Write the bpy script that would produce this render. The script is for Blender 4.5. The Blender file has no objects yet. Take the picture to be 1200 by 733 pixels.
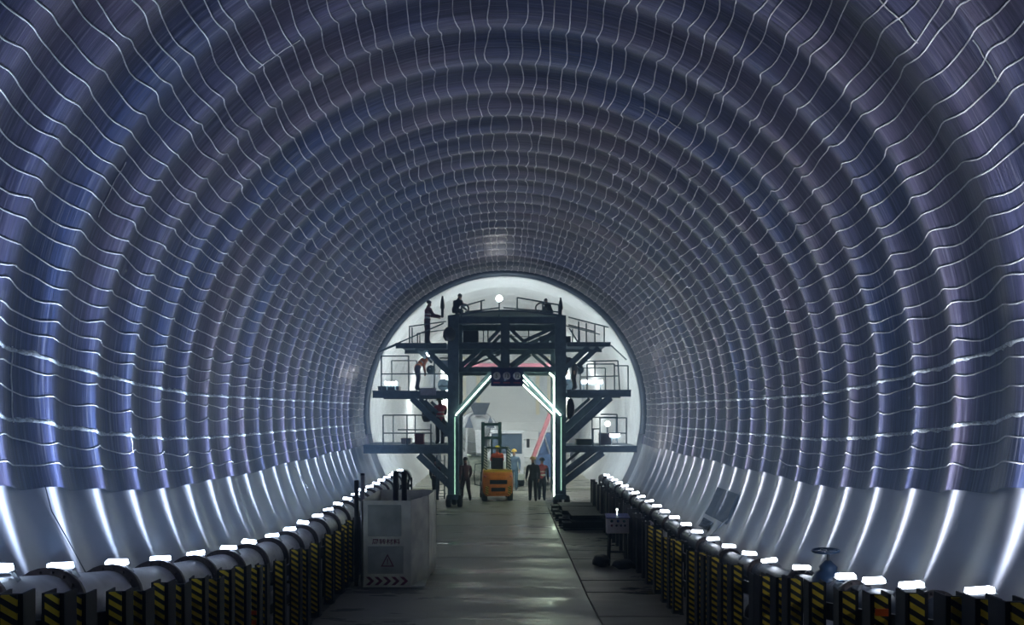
import bpy, bmesh, math, random
from mathutils import Vector, Matrix, noise

random.seed(7)
sc = bpy.context.scene
COL = sc.collection

# ------------------------------------------------------------------ camera
F = 877.0                       # focal length in pixels of the 1200 px wide frame
EYE = 3.5                       # eye height above the road; the tunnel axis is as high
VX, VY = 592.0, 483.0           # vanishing point of the tunnel
cd = bpy.data.cameras.new('camera')
cam = bpy.data.objects.new('camera', cd)
COL.objects.link(cam)
cam.location = (0, 0, EYE)
cam.rotation_euler = (math.pi / 2, 0, 0)
cd.sensor_width = 36.0
cd.lens = F / 1200 * 36
cd.shift_x = (600 - VX) / 1200
cd.shift_y = (VY - 366.5) / 1200
cd.clip_end = 300
sc.camera = cam

# ------------------------------------------------------------------ world: dark, with thin dust in the air
HAZE = 0.012
w = bpy.data.worlds.new('world')
sc.world = w
w.use_nodes = True
nt = w.node_tree
nt.nodes.clear()
wo = nt.nodes.new('ShaderNodeOutputWorld')
bg = nt.nodes.new('ShaderNodeBackground')
bg.inputs[0].default_value = (0.35, 0.45, 0.7, 1)
bg.inputs[1].default_value = 0.0
nt.links.new(bg.outputs[0], wo.inputs[0])
vs = nt.nodes.new('ShaderNodeVolumeScatter')
vs.inputs['Color'].default_value = (0.42, 0.66, 1.0, 1)
vs.inputs['Density'].default_value = HAZE
vs.inputs['Anisotropy'].default_value = 0.1
nt.links.new(vs.outputs[0], wo.inputs['Volume'])

# ------------------------------------------------------------------ exposure and lamp levels
sc.view_settings.view_transform = 'Standard'
sc.view_settings.look = 'None'
sc.view_settings.exposure = 0.8
sc.view_settings.gamma = 1.0
sc.view_settings.use_curve_mapping = False
LAMP = 12.0          # the work lamps on the pipes
BEAM_TILT, BEAM_NARROW = 26.0, 0.021   # leaning towards the wall; half-width of the fan
BEAM = 850.0         # the upward fan of each work lamp, narrow along the tunnel
FLOOD = 45.0         # floodlights facing us on the gantry
ADDED_FLOOD = 330.0        # added floodlights that brighten the lined tunnel behind the gantry
STRIP = 15.0         # light strips on the gantry

# ------------------------------------------------------------------ geometry of the tunnel
R0 = 5.70            # tunnel radius
RIB = 0.98           # spacing of the ribs
RIB0 = 8.25          # a rib stands here
PORTAL = 30.6        # the sheeted part ends here, the lined part starts
def zs(y):           # vertical curve: the road climbs towards the camera
    if y >= 15: return 0.0
    if y >= 3: return 0.0105 * (15 - y) ** 2
    return 1.512 + 0.252 * (3 - y)
def dzs(y):
    return 0.0 if y >= 15 else (-0.021 * (15 - y) if y >= 3 else -0.252)
def P(px, py, Y):    # pixel of the photograph at a depth
    return Vector(((px - VX) * Y / F, Y, EYE - (py - VY) * Y / F))

# ------------------------------------------------------------------ materials
MATS = {}
def _nodes(name):
    m = bpy.data.materials.new(name)
    m.use_nodes = True
    n = m.node_tree
    b = n.nodes['Principled BSDF']
    return m, n, b
def mat(name, col, rough=0.6, metal=0.0, var=0.25, scale=6.0, bump=0.0, emit=None, es=0.0, stretch=None, spec=0.5):
    if name in MATS: return MATS[name]
    m, n, b = _nodes(name)
    tc = n.nodes.new('ShaderNodeTexCoord')
    mp = n.nodes.new('ShaderNodeMapping')
    if stretch: mp.inputs['Scale'].default_value = stretch
    n.links.new(tc.outputs['Object'], mp.inputs[0])
    nz = n.nodes.new('ShaderNodeTexNoise')
    nz.inputs['Scale'].default_value = scale
    nz.inputs['Detail'].default_value = 5
    n.links.new(mp.outputs[0], nz.inputs['Vector'])
    r = n.nodes.new('ShaderNodeValToRGB')
    r.color_ramp.elements[0].position = 0.3
    r.color_ramp.elements[1].position = 0.7
    r.color_ramp.elements[0].color = tuple(c * (1 - var) for c in col) + (1,)
    r.color_ramp.elements[1].color = tuple(min(1, c * (1 + var)) for c in col) + (1,)
    n.links.new(nz.outputs['Fac'], r.inputs[0])
    n.links.new(r.outputs[0], b.inputs['Base Color'])
    b.inputs['Roughness'].default_value = rough
    b.inputs['Metallic'].default_value = metal
    b.inputs['Specular IOR Level'].default_value = spec
    if bump:
        bp = n.nodes.new('ShaderNodeBump')
        bp.inputs['Strength'].default_value = bump
        bp.inputs['Distance'].default_value = 0.02
        n.links.new(nz.outputs['Fac'], bp.inputs['Height'])
        n.links.new(bp.outputs[0], b.inputs['Normal'])
    if emit:
        b.inputs['Emission Color'].default_value = tuple(emit) + (1,)
        b.inputs['Emission Strength'].default_value = es
    MATS[name] = m
    return m

def stripe_mat(name, ca, cb, period, slope):      # diagonal hazard stripes, flat print
    m, n, b = _nodes(name)
    tc = n.nodes.new('ShaderNodeTexCoord')
    sx = n.nodes.new('ShaderNodeSeparateXYZ')
    n.links.new(tc.outputs['Object'], sx.inputs[0])
    mu = n.nodes.new('ShaderNodeMath'); mu.operation = 'MULTIPLY'; mu.inputs[1].default_value = slope
    n.links.new(sx.outputs['X'], mu.inputs[0])
    ad = n.nodes.new('ShaderNodeMath'); ad.operation = 'ADD'
    n.links.new(mu.outputs[0], ad.inputs[0]); n.links.new(sx.outputs['Z'], ad.inputs[1])
    dv = n.nodes.new('ShaderNodeMath'); dv.operation = 'DIVIDE'; dv.inputs[1].default_value = period
    n.links.new(ad.outputs[0], dv.inputs[0])
    fr = n.nodes.new('ShaderNodeMath'); fr.operation = 'FRACT'
    n.links.new(dv.outputs[0], fr.inputs[0])
    gt = n.nodes.new('ShaderNodeMath'); gt.operation = 'GREATER_THAN'; gt.inputs[1].default_value = 0.5
    n.links.new(fr.outputs[0], gt.inputs[0])
    nz = n.nodes.new('ShaderNodeTexNoise'); nz.inputs['Scale'].default_value = 9
    n.links.new(tc.outputs['Object'], nz.inputs['Vector'])
    mr = n.nodes.new('ShaderNodeMapRange')
    mr.inputs['To Min'].default_value = 0.75; mr.inputs['To Max'].default_value = 1.15
    n.links.new(nz.outputs['Fac'], mr.inputs['Value'])
    mx = n.nodes.new('ShaderNodeMix'); mx.data_type = 'RGBA'
    mx.inputs['A'].default_value = tuple(ca) + (1,); mx.inputs['B'].default_value = tuple(cb) + (1,)
    n.links.new(gt.outputs[0], mx.inputs['Factor'])
    m2 = n.nodes.new('ShaderNodeMix'); m2.data_type = 'RGBA'; m2.blend_type = 'MULTIPLY'; m2.inputs['Factor'].default_value = 1
    n.links.new(mx.outputs['Result'], m2.inputs['A']); n.links.new(mr.outputs[0], m2.inputs['B'])
    n.links.new(m2.outputs['Result'], b.inputs['Base Color'])
    b.inputs['Roughness'].default_value = 0.4
    MATS[name] = m
    return m

def membrane_mat():
    m, n, b = _nodes('membrane')
    L = n.links.new
    uv = n.nodes.new('ShaderNodeUVMap'); uv.uv_map = 'UVMap'
    def noise_(sx, sy, sc_, det=5, rough=0.6):
        mp = n.nodes.new('ShaderNodeMapping'); mp.inputs['Scale'].default_value = (sx, sy, 1)
        L(uv.outputs[0], mp.inputs[0])
        z = n.nodes.new('ShaderNodeTexNoise'); z.inputs['Scale'].default_value = sc_
        z.inputs['Detail'].default_value = det; z.inputs['Roughness'].default_value = rough
        L(mp.outputs[0], z.inputs['Vector'])
        return z
    streak = noise_(14, 0.35, 1.6, 6, 0.7)
    big = noise_(0.35, 0.12, 1.7, 3)
    r = n.nodes.new('ShaderNodeValToRGB')
    e = r.color_ramp.elements
    e[0].position = 0.34; e[0].color = (0.026, 0.042, 0.112, 1)
    e[1].position = 0.66; e[1].color = (0.080, 0.062, 0.098, 1)
    L(big.outputs['Fac'], r.inputs[0])
    r2 = n.nodes.new('ShaderNodeMapRange')
    r2.inputs['From Min'].default_value = 0.3; r2.inputs['From Max'].default_value = 0.72
    r2.inputs['To Min'].default_value = 0.25; r2.inputs['To Max'].default_value = 2.2
    L(streak.outputs['Fac'], r2.inputs['Value'])
    mx = n.nodes.new('ShaderNodeMix'); mx.data_type = 'RGBA'; mx.blend_type = 'MULTIPLY'; mx.inputs['Factor'].default_value = 1
    L(r.outputs[0], mx.inputs['A']); L(r2.outputs[0], mx.inputs['B'])
    pale = noise_(22, 0.22, 1.9, 4, 0.75)          # fine pale streaks and scuffs in the plastic
    pr = n.nodes.new('ShaderNodeMapRange')
    pr.inputs['From Min'].default_value = 0.53; pr.inputs['From Max'].default_value = 0.68
    pr.inputs['To Max'].default_value = 0.6
    L(pale.outputs['Fac'], pr.inputs['Value'])
    mp_ = n.nodes.new('ShaderNodeMix'); mp_.data_type = 'RGBA'; mp_.inputs['B'].default_value = (0.36, 0.37, 0.45, 1)
    L(pr.outputs[0], mp_.inputs['Factor']); L(mx.outputs['Result'], mp_.inputs['A'])
    L(mp_.outputs['Result'], b.inputs['Base Color'])
    rr = n.nodes.new('ShaderNodeMapRange')
    rr.inputs['To Min'].default_value = 0.24; rr.inputs['To Max'].default_value = 0.52
    L(streak.outputs['Fac'], rr.inputs['Value']); L(rr.outputs[0], b.inputs['Roughness'])
    fine = noise_(30, 0.5, 2.0, 4, 0.6)
    bp = n.nodes.new('ShaderNodeBump'); bp.inputs['Strength'].default_value = 0.55; bp.inputs['Distance'].default_value = 0.02
    L(fine.outputs['Fac'], bp.inputs['Height']); L(bp.outputs[0], b.inputs['Normal'])
    b.inputs['Specular IOR Level'].default_value = 0.75
    MATS['membrane'] = m
    return m

def concrete_mat(name, col, rough, var, wet=False):
    m, n, b = _nodes(name)
    L = n.links.new
    tc = n.nodes.new('ShaderNodeTexCoord')
    a = n.nodes.new('ShaderNodeTexNoise'); a.inputs['Scale'].default_value = 0.7; a.inputs['Detail'].default_value = 7; a.inputs['Roughness'].default_value = 0.65
    ms = n.nodes.new('ShaderNodeMapping')
    if wet: ms.inputs['Scale'].default_value = (0.45, 1.7, 1)
    L(tc.outputs['Object'], ms.inputs[0]); L(ms.outputs[0], a.inputs['Vector'])
    c = n.nodes.new('ShaderNodeTexNoise'); c.inputs['Scale'].default_value = 14; c.inputs['Detail'].default_value = 6
    L(tc.outputs['Object'], c.inputs['Vector'])
    r = n.nodes.new('ShaderNodeValToRGB')
    r.color_ramp.elements[0].position = 0.32; r.color_ramp.elements[1].position = 0.68
    r.color_ramp.elements[0].color = tuple(x * (1 - var) for x in col) + (1,)
    r.color_ramp.elements[1].color = tuple(min(1, x * (1 + var)) for x in col) + (1,)
    L(a.outputs['Fac'], r.inputs[0])
    L(r.outputs[0], b.inputs['Base Color'])
    if wet:
        rr = n.nodes.new('ShaderNodeMapRange')
        rr.inputs['From Min'].default_value = 0.36; rr.inputs['From Max'].default_value = 0.6
        rr.inputs['To Min'].default_value = 0.16; rr.inputs['To Max'].default_value = rough
        L(a.outputs['Fac'], rr.inputs['Value']); L(rr.outputs[0], b.inputs['Roughness'])
    else:
        b.inputs['Roughness'].default_value = rough
    bp = n.nodes.new('ShaderNodeBump'); bp.inputs['Strength'].default_value = 0.18; bp.inputs['Distance'].default_value = 0.01
    L(c.outputs['Fac'], bp.inputs['Height']); L(bp.outputs[0], b.inputs['Normal'])
    MATS[name] = m
    return m

M_MEM = membrane_mat()
M_WALL = concrete_mat('wall_concrete', (0.41, 0.425, 0.475), 0.36, 0.10)
M_LIN = concrete_mat('lining_concrete', (0.64, 0.66, 0.67), 0.55, 0.08)
M_ROAD = concrete_mat('road_concrete', (0.30, 0.30, 0.24), 0.62, 0.30, wet=True)
M_ROAD2 = concrete_mat('road_concrete_brown', (0.17, 0.16, 0.13), 0.7, 0.35, wet=True)
M_CORD = mat('cord', (0.74, 0.76, 0.76), 0.4, var=0.35, scale=8)
M_SEAM = mat('weld', (0.55, 0.60, 0.62), 0.45, var=0.6, scale=25)
M_STEEL = mat('gantry_steel', (0.095, 0.15, 0.19), 0.55, 0.3, var=0.3)
M_BLACK = mat('black_steel', (0.018, 0.02, 0.026), 0.5, 0.2, var=0.4)
M_PIPE = mat('pipe_paint', (0.78, 0.79, 0.77), 0.45, var=0.18, scale=5)
M_PIPED = mat('pipe_dark', (0.13, 0.15, 0.17), 0.45, var=0.4, scale=6)
M_FLANGE = mat('flange_rust', (0.06, 0.045, 0.042), 0.65, 0.2, var=0.4, scale=15)
M_HAZ = stripe_mat('hazard_stripes', (0.015, 0.015, 0.018), (0.90, 0.66, 0.04), 0.088, 0.62)
M_HAZR = stripe_mat('hazard_stripes_right', (0.015, 0.015, 0.018), (0.90, 0.66, 0.04), 0.088, 0.62)
M_LAMP = mat('lamp_glow', (0.9, 0.9, 0.95), 0.4, var=0, emit=(0.56, 0.72, 1.0), es=LAMP)
M_LAMPR = mat('lamp_glow_white', (0.9, 0.9, 0.95), 0.4, var=0, emit=(0.72, 0.82, 1.0), es=LAMP)
M_FLOOD = mat('flood_glow', (0.9, 0.9, 0.95), 0.4, var=0, emit=(0.90, 0.95, 1.0), es=FLOOD)
M_ADDED_FLOOD = mat('added_flood_glow', (0.9, 0.9, 0.95), 0.4, var=0, emit=(0.70, 0.86, 1.0), es=ADDED_FLOOD)  # glow of the lamps added behind the gantry
M_STRIP = mat('strip_glow', (0.9, 1.0, 0.95), 0.4, var=0, emit=(0.74, 1.0, 0.84), es=STRIP)
M_GALV = mat('galvanised', (0.45, 0.46, 0.48), 0.4, 0.7, var=0.2)
M_SHEET = mat('white_sheet', (0.82, 0.83, 0.66), 0.5, var=0.2, scale=3)
M_PANEL = mat('grey_panel', (0.42, 0.46, 0.38), 0.5, var=0.2, scale=4)
M_RED = mat('dark_red_print', (0.17, 0.01, 0.02), 0.5, var=0.2)
M_BLUE = mat('sign_blue', (0.022, 0.035, 0.17), 0.4, var=0.15)
M_WHITE = mat('white_paint', (0.7, 0.7, 0.7), 0.45, var=0.1)
M_REDB = mat('red_print', (0.55, 0.10, 0.14), 0.5, var=0.1)
M_ORANGE = mat('orange_paint', (0.72, 0.20, 0.02), 0.35, var=0.15)
M_YELLOW = mat('yellow_paint', (0.80, 0.50, 0.03), 0.4, var=0.1)
M_RUBBER = mat('rubber', (0.03, 0.03, 0.033), 0.75, var=0.3)
M_DGREEN = mat('mast_green', (0.02, 0.06, 0.05), 0.45, 0.3, var=0.2)
M_VBLUE = mat('valve_blue', (0.02, 0.05, 0.11), 0.4, var=0.2)
M_WOOD = mat('dark_timber', (0.022, 0.02, 0.02), 0.8, var=0.4, stretch=(1, 12, 12))
M_GLASS = mat('cab_glass', (0.09, 0.12, 0.16), 0.12, var=0.1)
M_SKIN = mat('skin', (0.38, 0.22, 0.15), 0.55, var=0.1)
M_HAIR = mat('hair', (0.02, 0.018, 0.016), 0.7, var=0.2)
M_BOOT = mat('boots', (0.02, 0.02, 0.02), 0.6, var=0.2)
M_TAPE = mat('reflective_tape', (0.75, 0.76, 0.7), 0.3, var=0.05)

# ------------------------------------------------------------------ mesh helpers
class MB:
    def __init__(s):
        s.v = []; s.f = []; s.m = []; s.smooth = []; s.cur = 0
    def add(s, vs_, fs, smooth=False):
        o = len(s.v)
        s.v += [tuple(p) for p in vs_]
        for f in fs:
            s.f.append(tuple(i + o for i in f)); s.m.append(s.cur); s.smooth.append(smooth)
    def box(s, a, b):
        x0, y0, z0 = (min(a[i], b[i]) for i in range(3)); x1, y1, z1 = (max(a[i], b[i]) for i in range(3))
        s.add([(x0, y0, z0), (x1, y0, z0), (x1, y1, z0), (x0, y1, z0), (x0, y0, z1), (x1, y0, z1), (x1, y1, z1), (x0, y1, z1)],
              [(0, 3, 2, 1), (4, 5, 6, 7), (0, 1, 5, 4), (1, 2, 6, 5), (2, 3, 7, 6), (3, 0, 4, 7)])
    def bar(s, p, q, wd, ht, up=(0, 0, 1)):
        p = Vector(p); q = Vector(q); d = (q - p).normalized(); u = Vector(up)
        if abs(d.dot(u)) > 0.98: u = Vector((0, 1, 0))
        a = d.cross(u).normalized(); c = a.cross(d).normalized()
        a *= wd / 2; c *= ht / 2
        vs_ = [p - a - c, p + a - c, p + a + c, p - a + c, q - a - c, q + a - c, q + a + c, q - a + c]
        s.add(vs_, [(0, 1, 2, 3), (7, 6, 5, 4), (0, 4, 5, 1), (1, 5, 6, 2), (2, 6, 7, 3), (3, 7, 4, 0)])
    def ibeam(s, p, q, wd, ht, up=(0, 0, 1)):
        p = Vector(p); q = Vector(q); d = (q - p).normalized(); u = Vector(up)
        if abs(d.dot(u)) > 0.98: u = Vector((0, 1, 0))
        a = d.cross(u).normalized(); c = a.cross(d).normalized()
        t = min(wd, ht) * 0.14
        s.bar(p + c * (ht / 2 - t / 2), q + c * (ht / 2 - t / 2), wd, t, c)
        s.bar(p - c * (ht / 2 - t / 2), q - c * (ht / 2 - t / 2), wd, t, c)
        s.bar(p, q, t, ht - 2 * t, c)
    def tube(s, pts, r, n=6, cap=True, smooth=True):
        pts = [Vector(p) for p in pts]; rs = r if isinstance(r, (list, tuple)) else [r] * len(pts)
        prev = None; rings = []
        for i, p in enumerate(pts):
            d = (pts[min(i + 1, len(pts) - 1)] - pts[max(i - 1, 0)]).normalized()
            if prev is None:
                a = d.cross(Vector((0, 0, 1)))
                if a.length < 1e-3: a = d.cross(Vector((0, 1, 0)))
            else:
                a = prev - d * prev.dot(d)
            a.normalize(); prev = a; b = d.cross(a)
            rings.append([p + (a * math.cos(2 * math.pi * k / n) + b * math.sin(2 * math.pi * k / n)) * rs[i] for k in range(n)])
        vs_ = [v for rg in rings for v in rg]; fs = []
        for i in range(len(rings) - 1):
            for k in range(n):
                k2 = (k + 1) % n
                fs.append((i * n + k, i * n + k2, (i + 1) * n + k2, (i + 1) * n + k))
        s.add(vs_, fs, smooth)
        if cap:
            s.add(rings[0], [tuple(range(n))[::-1]]); s.add(rings[-1], [tuple(range(n))])
    def lathe(s, prof, origin, axis=(0, 0, 1), n=16, smooth=True):
        ax = Vector(axis).normalized(); a = ax.cross(Vector((0, 0, 1)))
        if a.length < 1e-3: a = Vector((1, 0, 0))
        a.normalize(); b = ax.cross(a); o = Vector(origin)
        vs_ = []; fs = []
        for (r, h) in prof:
            for k in range(n):
                t = 2 * math.pi * k / n
                vs_.append(o + ax * h + (a * math.cos(t) + b * math.sin(t)) * r)
        for i in range(len(prof) - 1):
            for k in range(n):
                k2 = (k + 1) % n
                fs.append((i * n + k, i * n + k2, (i + 1) * n + k2, (i + 1) * n + k))
        fs.append(tuple(range(n))[::-1]); fs.append(tuple((len(prof) - 1) * n + k for k in range(n)))
        s.add(vs_, fs, smooth)
    def prism(s, poly, z0, z1):      # plan polygon extruded upwards
        n = len(poly)
        s.add([(x, y, z0) for x, y in poly] + [(x, y, z1) for x, y in poly],
              [tuple(range(n))[::-1], tuple(range(n, 2 * n))] + [(i, (i + 1) % n, n + (i + 1) % n, n + i) for i in range(n)])
    def slab(s, pts, t):             # planar polygon with thickness along its normal
        pts = [Vector(p) for p in pts]; nrm = (pts[1] - pts[0]).cross(pts[2] - pts[0]).normalized() * t
        n = len(pts)
        s.add(pts + [p - nrm for p in pts],
              [tuple(range(n)), tuple(range(n, 2 * n))[::-1]] + [((i + 1) % n, i, n + i, n + (i + 1) % n) for i in range(n)])
    def mesh(s, name, mats):
        me = bpy.data.meshes.new(name)
        me.from_pydata(s.v, [], s.f)
        for m in (mats if isinstance(mats, (list, tuple)) else [mats]): me.materials.append(m)
        me.polygons.foreach_set('material_index', s.m)
        me.polygons.foreach_set('use_smooth', s.smooth)
        me.update()
        return me
    def build(s, name, mats, parent=None, loc=None):
        o = bpy.data.objects.new(name, s.mesh(name, mats))
        COL.objects.link(o)
        if parent: o.parent = parent
        if loc is not None: o.location = loc
        return o

def link(name, me, parent=None, loc=None, rot=None):
    o = bpy.data.objects.new(name, me); COL.objects.link(o)
    if parent: o.parent = parent
    if loc is not None: o.location = loc
    if rot is not None: o.rotation_euler = rot
    return o
def tag(o, label=None, cat=None, group=None, kind=None):
    if label: o['label'] = label
    if cat: o['category'] = cat
    if group: o['group'] = group
    if kind: o['kind'] = kind
    return o
def empty(name, loc=(0, 0, 0), rz=0.0):
    o = bpy.data.objects.new(name, None); COL.objects.link(o)
    o.location = loc; o.rotation_euler = (0, 0, rz); o.empty_display_size = 0.1
    return o
ONES = ['first', 'second', 'third', 'fourth', 'fifth', 'sixth', 'seventh', 'eighth', 'ninth', 'tenth', 'eleventh', 'twelfth',
        'thirteenth', 'fourteenth', 'fifteenth', 'sixteenth', 'seventeenth', 'eighteenth', 'nineteenth']
TENS = {2: 'twent', 3: 'thirt', 4: 'fort', 5: 'fift'}
def nth(i):
    i += 1
    if i < 20: return ONES[i - 1]
    t, u = divmod(i, 10)
    return TENS[t] + ('ieth' if u == 0 else 'y-' + ONES[u - 1])
def text_mesh(txt, size, m, name='lettering', ext=0.002):
    c = bpy.data.curves.new(name, 'FONT'); c.body = txt; c.size = size; c.extrude = ext
    c.offset = 0.012 * size; c.align_x = 'CENTER'; c.align_y = 'CENTER'; c.resolution_u = 3
    t = bpy.data.objects.new('tmp', c); COL.objects.link(t)
    dg = bpy.context.evaluated_depsgraph_get()
    me = bpy.data.meshes.new_from_object(t.evaluated_get(dg))
    bpy.data.objects.remove(t); me.materials.clear(); me.materials.append(m)
    return me

# ------------------------------------------------------------------ tunnel surface
def surf(y, th, base=R0, amp=0.065, lift=0.0):
    ph = 2 * math.pi * (y - RIB0) / RIB
    wob = 0.25 * noise.noise((y * 0.9, th * 1.3, 2.0)) + 0.12 * noise.noise((y * 2.5, th * 3, 5.0))
    fade = min(1.0, max(0.0, (PORTAL - y) / 2.2 + 0.25))
    k = math.cos(ph + 0.8 * noise.noise((y * 0.5, th * 0.9, 9.0)))
    shp = k if k < 0 else k ** 1.35
    r = base - amp * fade * (shp + wob) - lift
    return Vector((r * math.cos(th), y, EYE + zs(y) + r * math.sin(th)))
EDGE = math.radians(13.4)
def grid(name, m, y0, y1, dy, t0, t1, nt_, fn, parent=None):
    ny = int((y1 - y0) / dy) + 1
    v = []; f = []; uvs = []
    for i in range(ny):
        y = y0 + (y1 - y0) * i / (ny - 1)
        for j in range(nt_):
            th = t0 + (t1 - t0) * j / (nt_ - 1)
            v.append(fn(y, th)); uvs.append((y, th * R0))
    for i in range(ny - 1):
        for j in range(nt_ - 1):
            a = i * nt_ + j
            f.append((a, a + nt_, a + nt_ + 1, a + 1))
    me = bpy.data.meshes.new(name); me.from_pydata([tuple(p) for p in v], [], f)
    ul = me.uv_layers.new(name='UVMap')
    li = [0] * len(me.loops); me.loops.foreach_get('vertex_index', li)
    ul.data.foreach_set('uv', [c for i in li for c in uvs[i]])
    me.materials.append(m)
    me.polygons.foreach_set('use_smooth', [True] * len(f)); me.update()
    return link(name, me, parent)

def edge_wave(y, side): return 0.004 * math.sin(y * 1.3 + side) + 0.002 * math.sin(y * 6.4)
def mem_fn(y, th):
    # lower hems hang a little unevenly
    k = min(1.0, max(0.0, (-th) / EDGE)) if th < 0 else min(1.0, max(0.0, (th - math.pi) / EDGE))
    return surf(y, th + (edge_wave(y, 0) * k if th < 0 else -edge_wave(y, 2) * k))
ceiling = grid('ceiling', M_MEM, -1.5, PORTAL, 0.07, -EDGE, math.pi + EDGE, 150, mem_fn)
tag(ceiling, 'dark blue glossy waterproofing membrane hung in ribs over the tunnel vault', 'membrane', kind='structure')

def wall_fn(y, th):
    ph = 2 * math.pi * (y - RIB0) / RIB
    r = R0 + 0.07 - 0.035 * math.cos(ph) * min(1, max(0, (PORTAL - y) / 1.5 + .3))
    return Vector((r * math.cos(th), y, EYE + zs(y) + r * math.sin(th)))
LOW = math.radians(40)
wl = grid('wall_left', M_WALL, -1.5, PORTAL, 0.07, math.pi + EDGE - 0.06, math.pi + LOW, 22, wall_fn)
tag(wl, 'pale grey smooth concrete wall below the membrane on the left', 'wall', kind='structure')
wr = grid('wall_right', M_WALL, -1.5, PORTAL, 0.07, -LOW, -EDGE + 0.06, 22, wall_fn)
tag(wr, 'pale grey smooth concrete wall below the membrane on the right', 'wall', kind='structure')

# weld cords that run along the tunnel over the membrane
def cord(th0, seed, r=0.0095, y0=2.0):
    rnd = random.Random(seed)
    pa = rnd.uniform(-0.8, 0.8); amp = rnd.uniform(0.55, 1.15)
    pts = []; y = y0
    side = 1 if math.cos(th0) > 0 else -1
    while y < PORTAL - 0.2:
        ph = 2 * math.pi * (y - RIB0) / RIB + pa
        wv = 0.030 * amp * (math.sin(ph) + 0.35 * math.sin(2 * ph + 0.6)) * side
        wv += 0.05 * noise.noise((y * 0.8, seed * 3.7, 0)) + 0.03 * noise.noise((y * 2.3, seed * 1.9, 4))
        pts.append(mem_fn(y, th0 + wv / R0) * 1.0)
        y += 0.098
    out = []
    for p in pts:
        c = Vector((0, p.y, EYE + zs(p.y))); out.append(p + (c - p).normalized() * 0.014)
    b = MB(); b.tube(out, r, 4, cap=False); b.build('weld_cord', M_CORD, ceiling)
ang = 5.3; k = 0
while ang < 175:
    cord(math.radians(ang + random.uniform(-0.45, 0.45)), k); ang += 2.42; k += 1
for a in (1.2, -1.7, -7.6, -10.4):
    for t in (math.radians(a), math.pi - math.radians(a)):
        cord(t, k); k += 1
# two broad ragged seams on either side, low on the membrane
def seam(th0, seed):
    rnd = random.Random(seed); vs_ = []; fs = []; y = 2.0; i = 0
    while y < PORTAL - 0.3:
        wv = 0.008 * math.sin(2 * math.pi * (y - RIB0) / RIB) / R0 + 0.002 * noise.noise((y, seed, 0))
        h0 = (0.016 + 0.014 * rnd.random()) / R0; h1 = (0.016 + 0.034 * rnd.random() ** 2) / R0
        for h, lf in ((-h1, 0.006), (-h1 * .4, 0.022), (h0 * .4, 0.022), (h0, 0.006)):
            p = mem_fn(y, th0 + wv + h); c = Vector((0, p.y, EYE + zs(p.y)))
            vs_.append(p + (c - p).normalized() * lf)
        if i:
            for q in range(3):
                a = (i - 1) * 4 + q
                fs.append((a, a + 4, a + 5, a + 1))
        i += 1; y += 0.055
    b = MB(); b.add(vs_, fs); b.build('weld_seam', M_SEAM, ceiling)
for a in (3.1, -5.1):
    seam(math.radians(a), 3 + a); seam(math.pi - math.radians(a), 17 + a)
# short pale joints across the membrane
for (y, a0, a1) in ((8.72, 176.5, 185.4), (11.2, 184.0, 187.8), (9.75, 149, 157), (14.6, 158, 163), (8.1, 38, 47), (7.6, 29, 34), (10.3, 120, 127), (12.9, 58, 66)):
    pts = []
    for i in range(14):
        p = mem_fn(y + 0.01 * math.sin(i), math.radians(a0 + (a1 - a0) * i / 13)); c = Vector((0, p.y, EYE + zs(p.y)))
        pts.append(p + (c - p).normalized() * 0.01)
    b = MB(); b.tube(pts, 0.008, 4); b.build('cross_weld', M_CORD, ceiling)

# dark rim where the sheeting ends
b = MB(); NR = 96; vs_ = []; fs = []
prof = [(R0 + 0.1, PORTAL - 0.35), (R0 - 0.06, PORTAL - 0.35), (R0 - 0.16, PORTAL - 0.1), (R0 - 0.16, PORTAL + 0.05), (R0 + 0.1, PORTAL + 0.05)]
for j in range(NR + 1):
    th = -0.16 + (math.pi + 0.32) * j / NR
    for (r, y) in prof: vs_.append((r * math.cos(th), y, EYE + r * math.sin(th)))
for j in range(NR):
    for q in range(4):
        a = j * 5 + q; fs.append((a, a + 1, a + 6, a + 5))
b.add(vs_, fs, True)
tag(b.build('trim_1', mat('rim', (0.02, 0.035, 0.07), 0.5, var=0.3)), 'dark blue rim where the membrane meets the white lining', 'rim', kind='structure')

b = MB(); vs_ = []; fs = []
for j in range(NR + 1):
    th = -LOW + (math.pi + 2 * LOW) * j / NR
    for (r, y) in ((R0 + 0.25, PORTAL - 0.02), (5.53, PORTAL - 0.02), (5.53, PORTAL + 0.15)): vs_.append((r * math.cos(th), y, EYE + r * math.sin(th)))
for j in range(NR):
    for q in range(2):
        a = j * 3 + q; fs.append((a, a + 1, a + 4, a + 3))
b.add(vs_, fs)
tag(b.build('trim_2', M_LIN), 'white concrete edge of the lining behind the dark rim', 'rim', kind='structure')

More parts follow.
